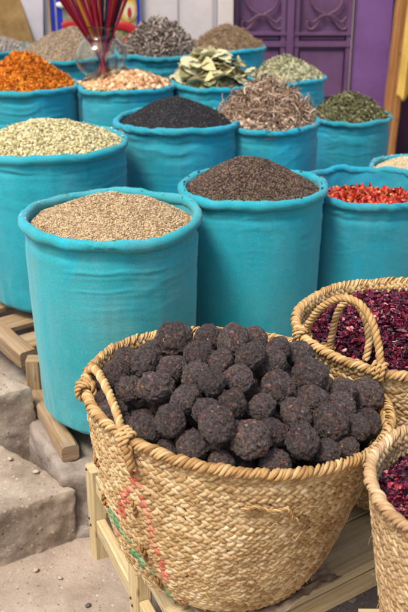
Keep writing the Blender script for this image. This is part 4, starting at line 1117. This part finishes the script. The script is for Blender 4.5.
def ball_mesh(k):
    V, F = ico(5); rng = np.random.default_rng(40+k)
    V = V/np.linalg.norm(V, axis=1)[:, None]
    ax = rng.uniform(.86, 1.10, 3); d = np.ones(len(V)) + .07*fbm(V*1.3+k*5, k, 2)
    for q_ in range(2 if k % 3 == 0 else 1):      # a side knocked flat
        nn = rng.normal(size=3); nn /= np.linalg.norm(nn); t_ = V @ nn; d = np.where(t_ > .80, d*(.80/np.maximum(t_, .8))*.4+d*.6, d)
    S = rng.normal(size=(190, 3)); S /= np.linalg.norm(S, axis=1)[:, None]; amp = rng.uniform(.012, .070, 190)*rng.choice([1, 1, -.5], 190); rad = rng.uniform(.09, .24, 190)
    for s, a, r_ in zip(S, amp, rad):       # flakes and lumps with a sharp edge
        x = np.linalg.norm(V-s, axis=1)/r_; d += a*np.clip((1.0-x)*3.2, 0, 1)*(x < 1)*np.clip(.6+.6*x, 0, 1)
    cr = np.abs(vnoise(V*4.5+k*9+.4*np.stack([vnoise(V*8, 3), vnoise(V*8, 4), vnoise(V*8, 5)], -1), k+3)); d -= .12*np.clip(1-cr/.08, 0, 1)
    cr = np.abs(vnoise(V*9+k*4+.5*np.stack([vnoise(V*11, 13), vnoise(V*11, 14), vnoise(V*11, 15)], -1), k+8)); d -= .045*np.clip(1-cr/.12, 0, 1)
    d += .022*fbm(V*12, k+20, 3); d += .05*np.maximum(0, fbm(V*3.2+k, k+60, 2))
    d /= d.mean()
    mb = MB(); mb.add(V*d[:, None]*ax, F); return mb
BALLS = [(140,345,14),(142,364,16),(111,359,15),(117,377,15),(124,397,16),(94,390,12),(156,386,19),(174,340,20),(158,333,12),(177,326,12),(210,327,14),(235,318,15),(232,341,17),(211,339,13),(253,341,14),(258,325,13),(200,356,15),
 (255,361,15),(174,371,15),(198,377,17),(237,379,16),(221,363,13),(215,384,12),(188,402,17),(263,362,19),(284,339,15),(298,354,16),(310,376,19),(278,389,19),(338,364,20),(365,396,19),(343,391,14),(315,402,16),(340,407,15),(332,426,18),(364,426,17),
 (295,416,19),(298,447,20),(270,436,16),(333,453,15),(356,430,13),(284,471,16),(252,460,22),(257,411,14),(105,411,14),(140,431,16),(166,427,16),(163,455,13),(189,448,18),(211,411,14),(234,408,17),(220,440,19),(244,433,13),(219,472,15),(117,430,12),(351,447,12),(308,340,13),(278,352,11),(97,404,13)]
def balls():
    R0 = BA.Rt; C = BA.world(np.array([[0, 0, BA.H]]))[0]; zx = (BA.world(np.array([[1.0, 0, BA.H]]))[0]-C)
    def dome(x, y):
        dx, dy = x-C[0], y-C[1]; q = (dx*dx+dy*dy)/(R0*R0)
        return C[2] + zx[2]*dx - .006 + .10*(1-min(1.3, q))
    P, Rr, top = [], [], []
    for u, v, r in BALLS:
        d = ray(u, v); t = 1.0
        while t < 3:
            p = CAMP+d*t
            if p[2] < dome(p[0], p[1]): break
            t += .003
        rr = (max(r, 12.8)*.75+16*.25)*1.0*((p-CAMP) @ FW)/FPX
        P.append(p - d*rr*.2); Rr.append(rr); top.append(True)
    # the layer below, seen through the gaps
    nt = len(P); rng = np.random.default_rng(9)
    for lay in (0, 1):
        for i in range(-6, 7):
            for j in range(-6, 7):
                x = C[0]+(i+.5*(j % 2)+.25*lay)*.062; y = C[1]+j*.054+.02*lay
                dx, dy = x-C[0], y-C[1]; lim = R0*.97-.036-.03*lay
                if math.hypot(dx/1.08, dy) > lim: continue
                P.append(np.array([x, y, dome(x, y)-.075-.06*lay])+rng.normal(0, .004, 3)); Rr.append(.031); top.append(False)
    P = np.array(P); Rr = np.array(Rr); top = np.array(top)
    V0 = np.array([ray(u, v) for u, v, _ in BALLS])
    for it in range(60):
        D = P[:, None]-P[None]; L = np.linalg.norm(D, axis=-1)+np.eye(len(P)); ov = (Rr[:, None]+Rr[None])*1.0-L; np.fill_diagonal(ov, 0); ov = np.maximum(ov, 0)
        F = (D/L[..., None]*ov[..., None]).sum(1)*.30
        F[:nt] = F[:nt]*.25 + V0*np.sum(F[:nt]*V0, 1)[:, None]*.75       # pushed mostly nearer or farther
        P += F
        # stay inside the wall
        Lc = P-C; rad = np.hypot(Lc[:, 0]/1.085, Lc[:, 1]); lim = R0*np.clip(1.0+(P[:, 2]-C[2])*.35, .6, 1.0)*1.0-.010-Rr*.90
        k = np.where(rad > lim, lim/np.maximum(rad, 1e-6), 1.0); k = k*.5+.5
        P[:, 0] = C[0]+Lc[:, 0]*k; P[:, 1] = C[1]+Lc[:, 1]*k
    NP = 11; protos = [ball_mesh(k).build('spice_ball', BALLM) for k in range(NP)]; used = [False]*NP
    # rows for the labels
    q = to_px(P)
    edges = [0, 334, 349, 368, 388, 408, 432, 452, 700]
    rown = ['in the heap\'s back row at the far rim', 'in the second row from the back', 'in the third row from the back', 'in the fourth row from the back', 'in the fourth row from the front', 'in the third row from the front', 'in the second row from the front', 'in the front row along the near rim']
    ordn = ['first', 'second', 'third', 'fourth', 'fifth', 'sixth', 'seventh', 'eighth', 'ninth', 'tenth', 'eleventh', 'twelfth', 'thirteenth', 'fourteenth', 'fifteenth', 'sixteenth', 'seventeenth', 'eighteenth', 'nineteenth', 'twentieth']
    lab = {}
    for ri in range(8):
        ids = [i for i in range(nt) if edges[ri] <= q[i, 1] < edges[ri+1]]
        ids.sort(key=lambda i: q[i, 0])
        for n_, i in enumerate(ids): lab[i] = 'knobbly dark ball %s, %s from the left' % (rown[ri], ordn[n_])
    for i in range(len(P)):
        k = i % NP
        if not used[k]: o = protos[k]; used[k] = True
        else: o = protos[k].copy(); COL.objects.link(o)
        s = float(Rr[i]); o.scale = (s*rng.uniform(.94, 1.06), s*rng.uniform(.94, 1.06), s*rng.uniform(.88, 1.02)); o.location = P[i]
        o.rotation_euler = (rng.uniform(0, 6.28), rng.uniform(0, 6.28), rng.uniform(0, 6.28))
        tag(o, lab.get(i, 'dark ball in the shadowed layer beneath the heaped balls'), 'ball', 'dark balls heaped in the basket')
balls()

# ------------------------------------------------------------------ hibiscus
HIBM = grain_mat('dark_red_petal', [(0, (.016, .004, .012)), (.35, (.055, .008, .026)), (.62, (.13, .012, .042)), (.85, (.26, .020, .042)), (.95, (.44, .06, .08)), (1, (.66, .42, .40))], .55, 90, spec=.4)
def petals(B, name, label, cnt, drop, dome, seed, back=0.0):
    rng = np.random.default_rng(seed); mb = MB(); R = np.interp(B.s[-1]-.04, B.s, B.r)*.975-.008
    bases = [strip(6, 4, w_, c, cp, .7, k, .12) for k, (w_, c, cp) in enumerate(((.3, 1.5, .6), (.2, 2.4, .8), (.16, .8, 1.), (.25, 3.2, .5), (.12, 1.2, .8), (.33, .9, 1.2)))]
    def H(x, y): return B.H - drop + dome*(1-(x*x+y*y)/(R*R)) + back*y/R + .008*fbm(np.stack([x*16, y*16, 0*x], -1), seed, 3)
    rr = np.linspace(0, R, 30); aa = np.linspace(0, 2*PI, 80, endpoint=False); A_, R_ = np.meshgrid(aa, rr, indexing='ij'); X, Y = R_*np.cos(A_), R_*np.sin(A_)
    mb.add(np.stack([X, Y, H(X, Y)-.008], -1).reshape(-1, 3), grid_faces(80, 30, True))
    for b in bases:
        n = cnt//len(bases); r = R*np.sqrt(rng.uniform(0, 1, n)); a = rng.uniform(0, 2*PI, n); x, y = r*np.cos(a), r*np.sin(a)
        P = np.stack([x, y, H(x, y)+rng.uniform(-.006, .008, n)], -1)
        scatter(mb, b, P, rot_rand(n, .75, rng), rng.uniform(.011, .026, n))
    o = mb.build(name, HIBM, loc=B.root.location); tag(o, label, 'petal heap', 'heaps of dried red petals', 'stuff')
petals(BB_, 'petal_heap', 'heap of dried dark red petals in the basket behind the balls', 10500, .052, .055, 3, .03)
petals(BC, 'petal_heap', 'heap of dried dark red petals in the basket at the right edge', 6500, .045, .03, 4)

# ------------------------------------------------------------------ crumpled sheet under the big basket
def crumpled_sheet():
    c = at_z(262, 588, BZ+.01)
    n = 46; A = np.linspace(-.5, .5, n); X, Y = np.meshgrid(A, A, indexing='ij')
    x = X*.30; y = Y*.17
    f = np.abs(fbm(np.stack([X*2.2+Y*1.5, Y*5, 0*X], -1), 8, 3)); z = .004+.030*f*np.clip((X+.5)*1.5, .2, 1.0)+.012*np.abs(fbm(np.stack([X*9, Y*9, 0*X], -1), 12, 3))
    a = math.radians(37); V = np.stack([c[0]+x*math.cos(a)-y*math.sin(a), c[1]+x*math.sin(a)+y*math.cos(a), BZ+z], -1).reshape(-1, 3)
    mb = MB(); mb.add(V, grid_faces(n, n)); o = mb.build('crumpled_sheet', paint_mat('brown_wrapping', (.36, .27, .19), (.20, .135, .085), 26, .7))
    sm = o.modifiers.new('thickness', 'SOLIDIFY'); sm.thickness = .0015
    tag(o, 'crumpled brown sheet squashed on the bench under the big basket', 'wrapping sheet')
crumpled_sheet()
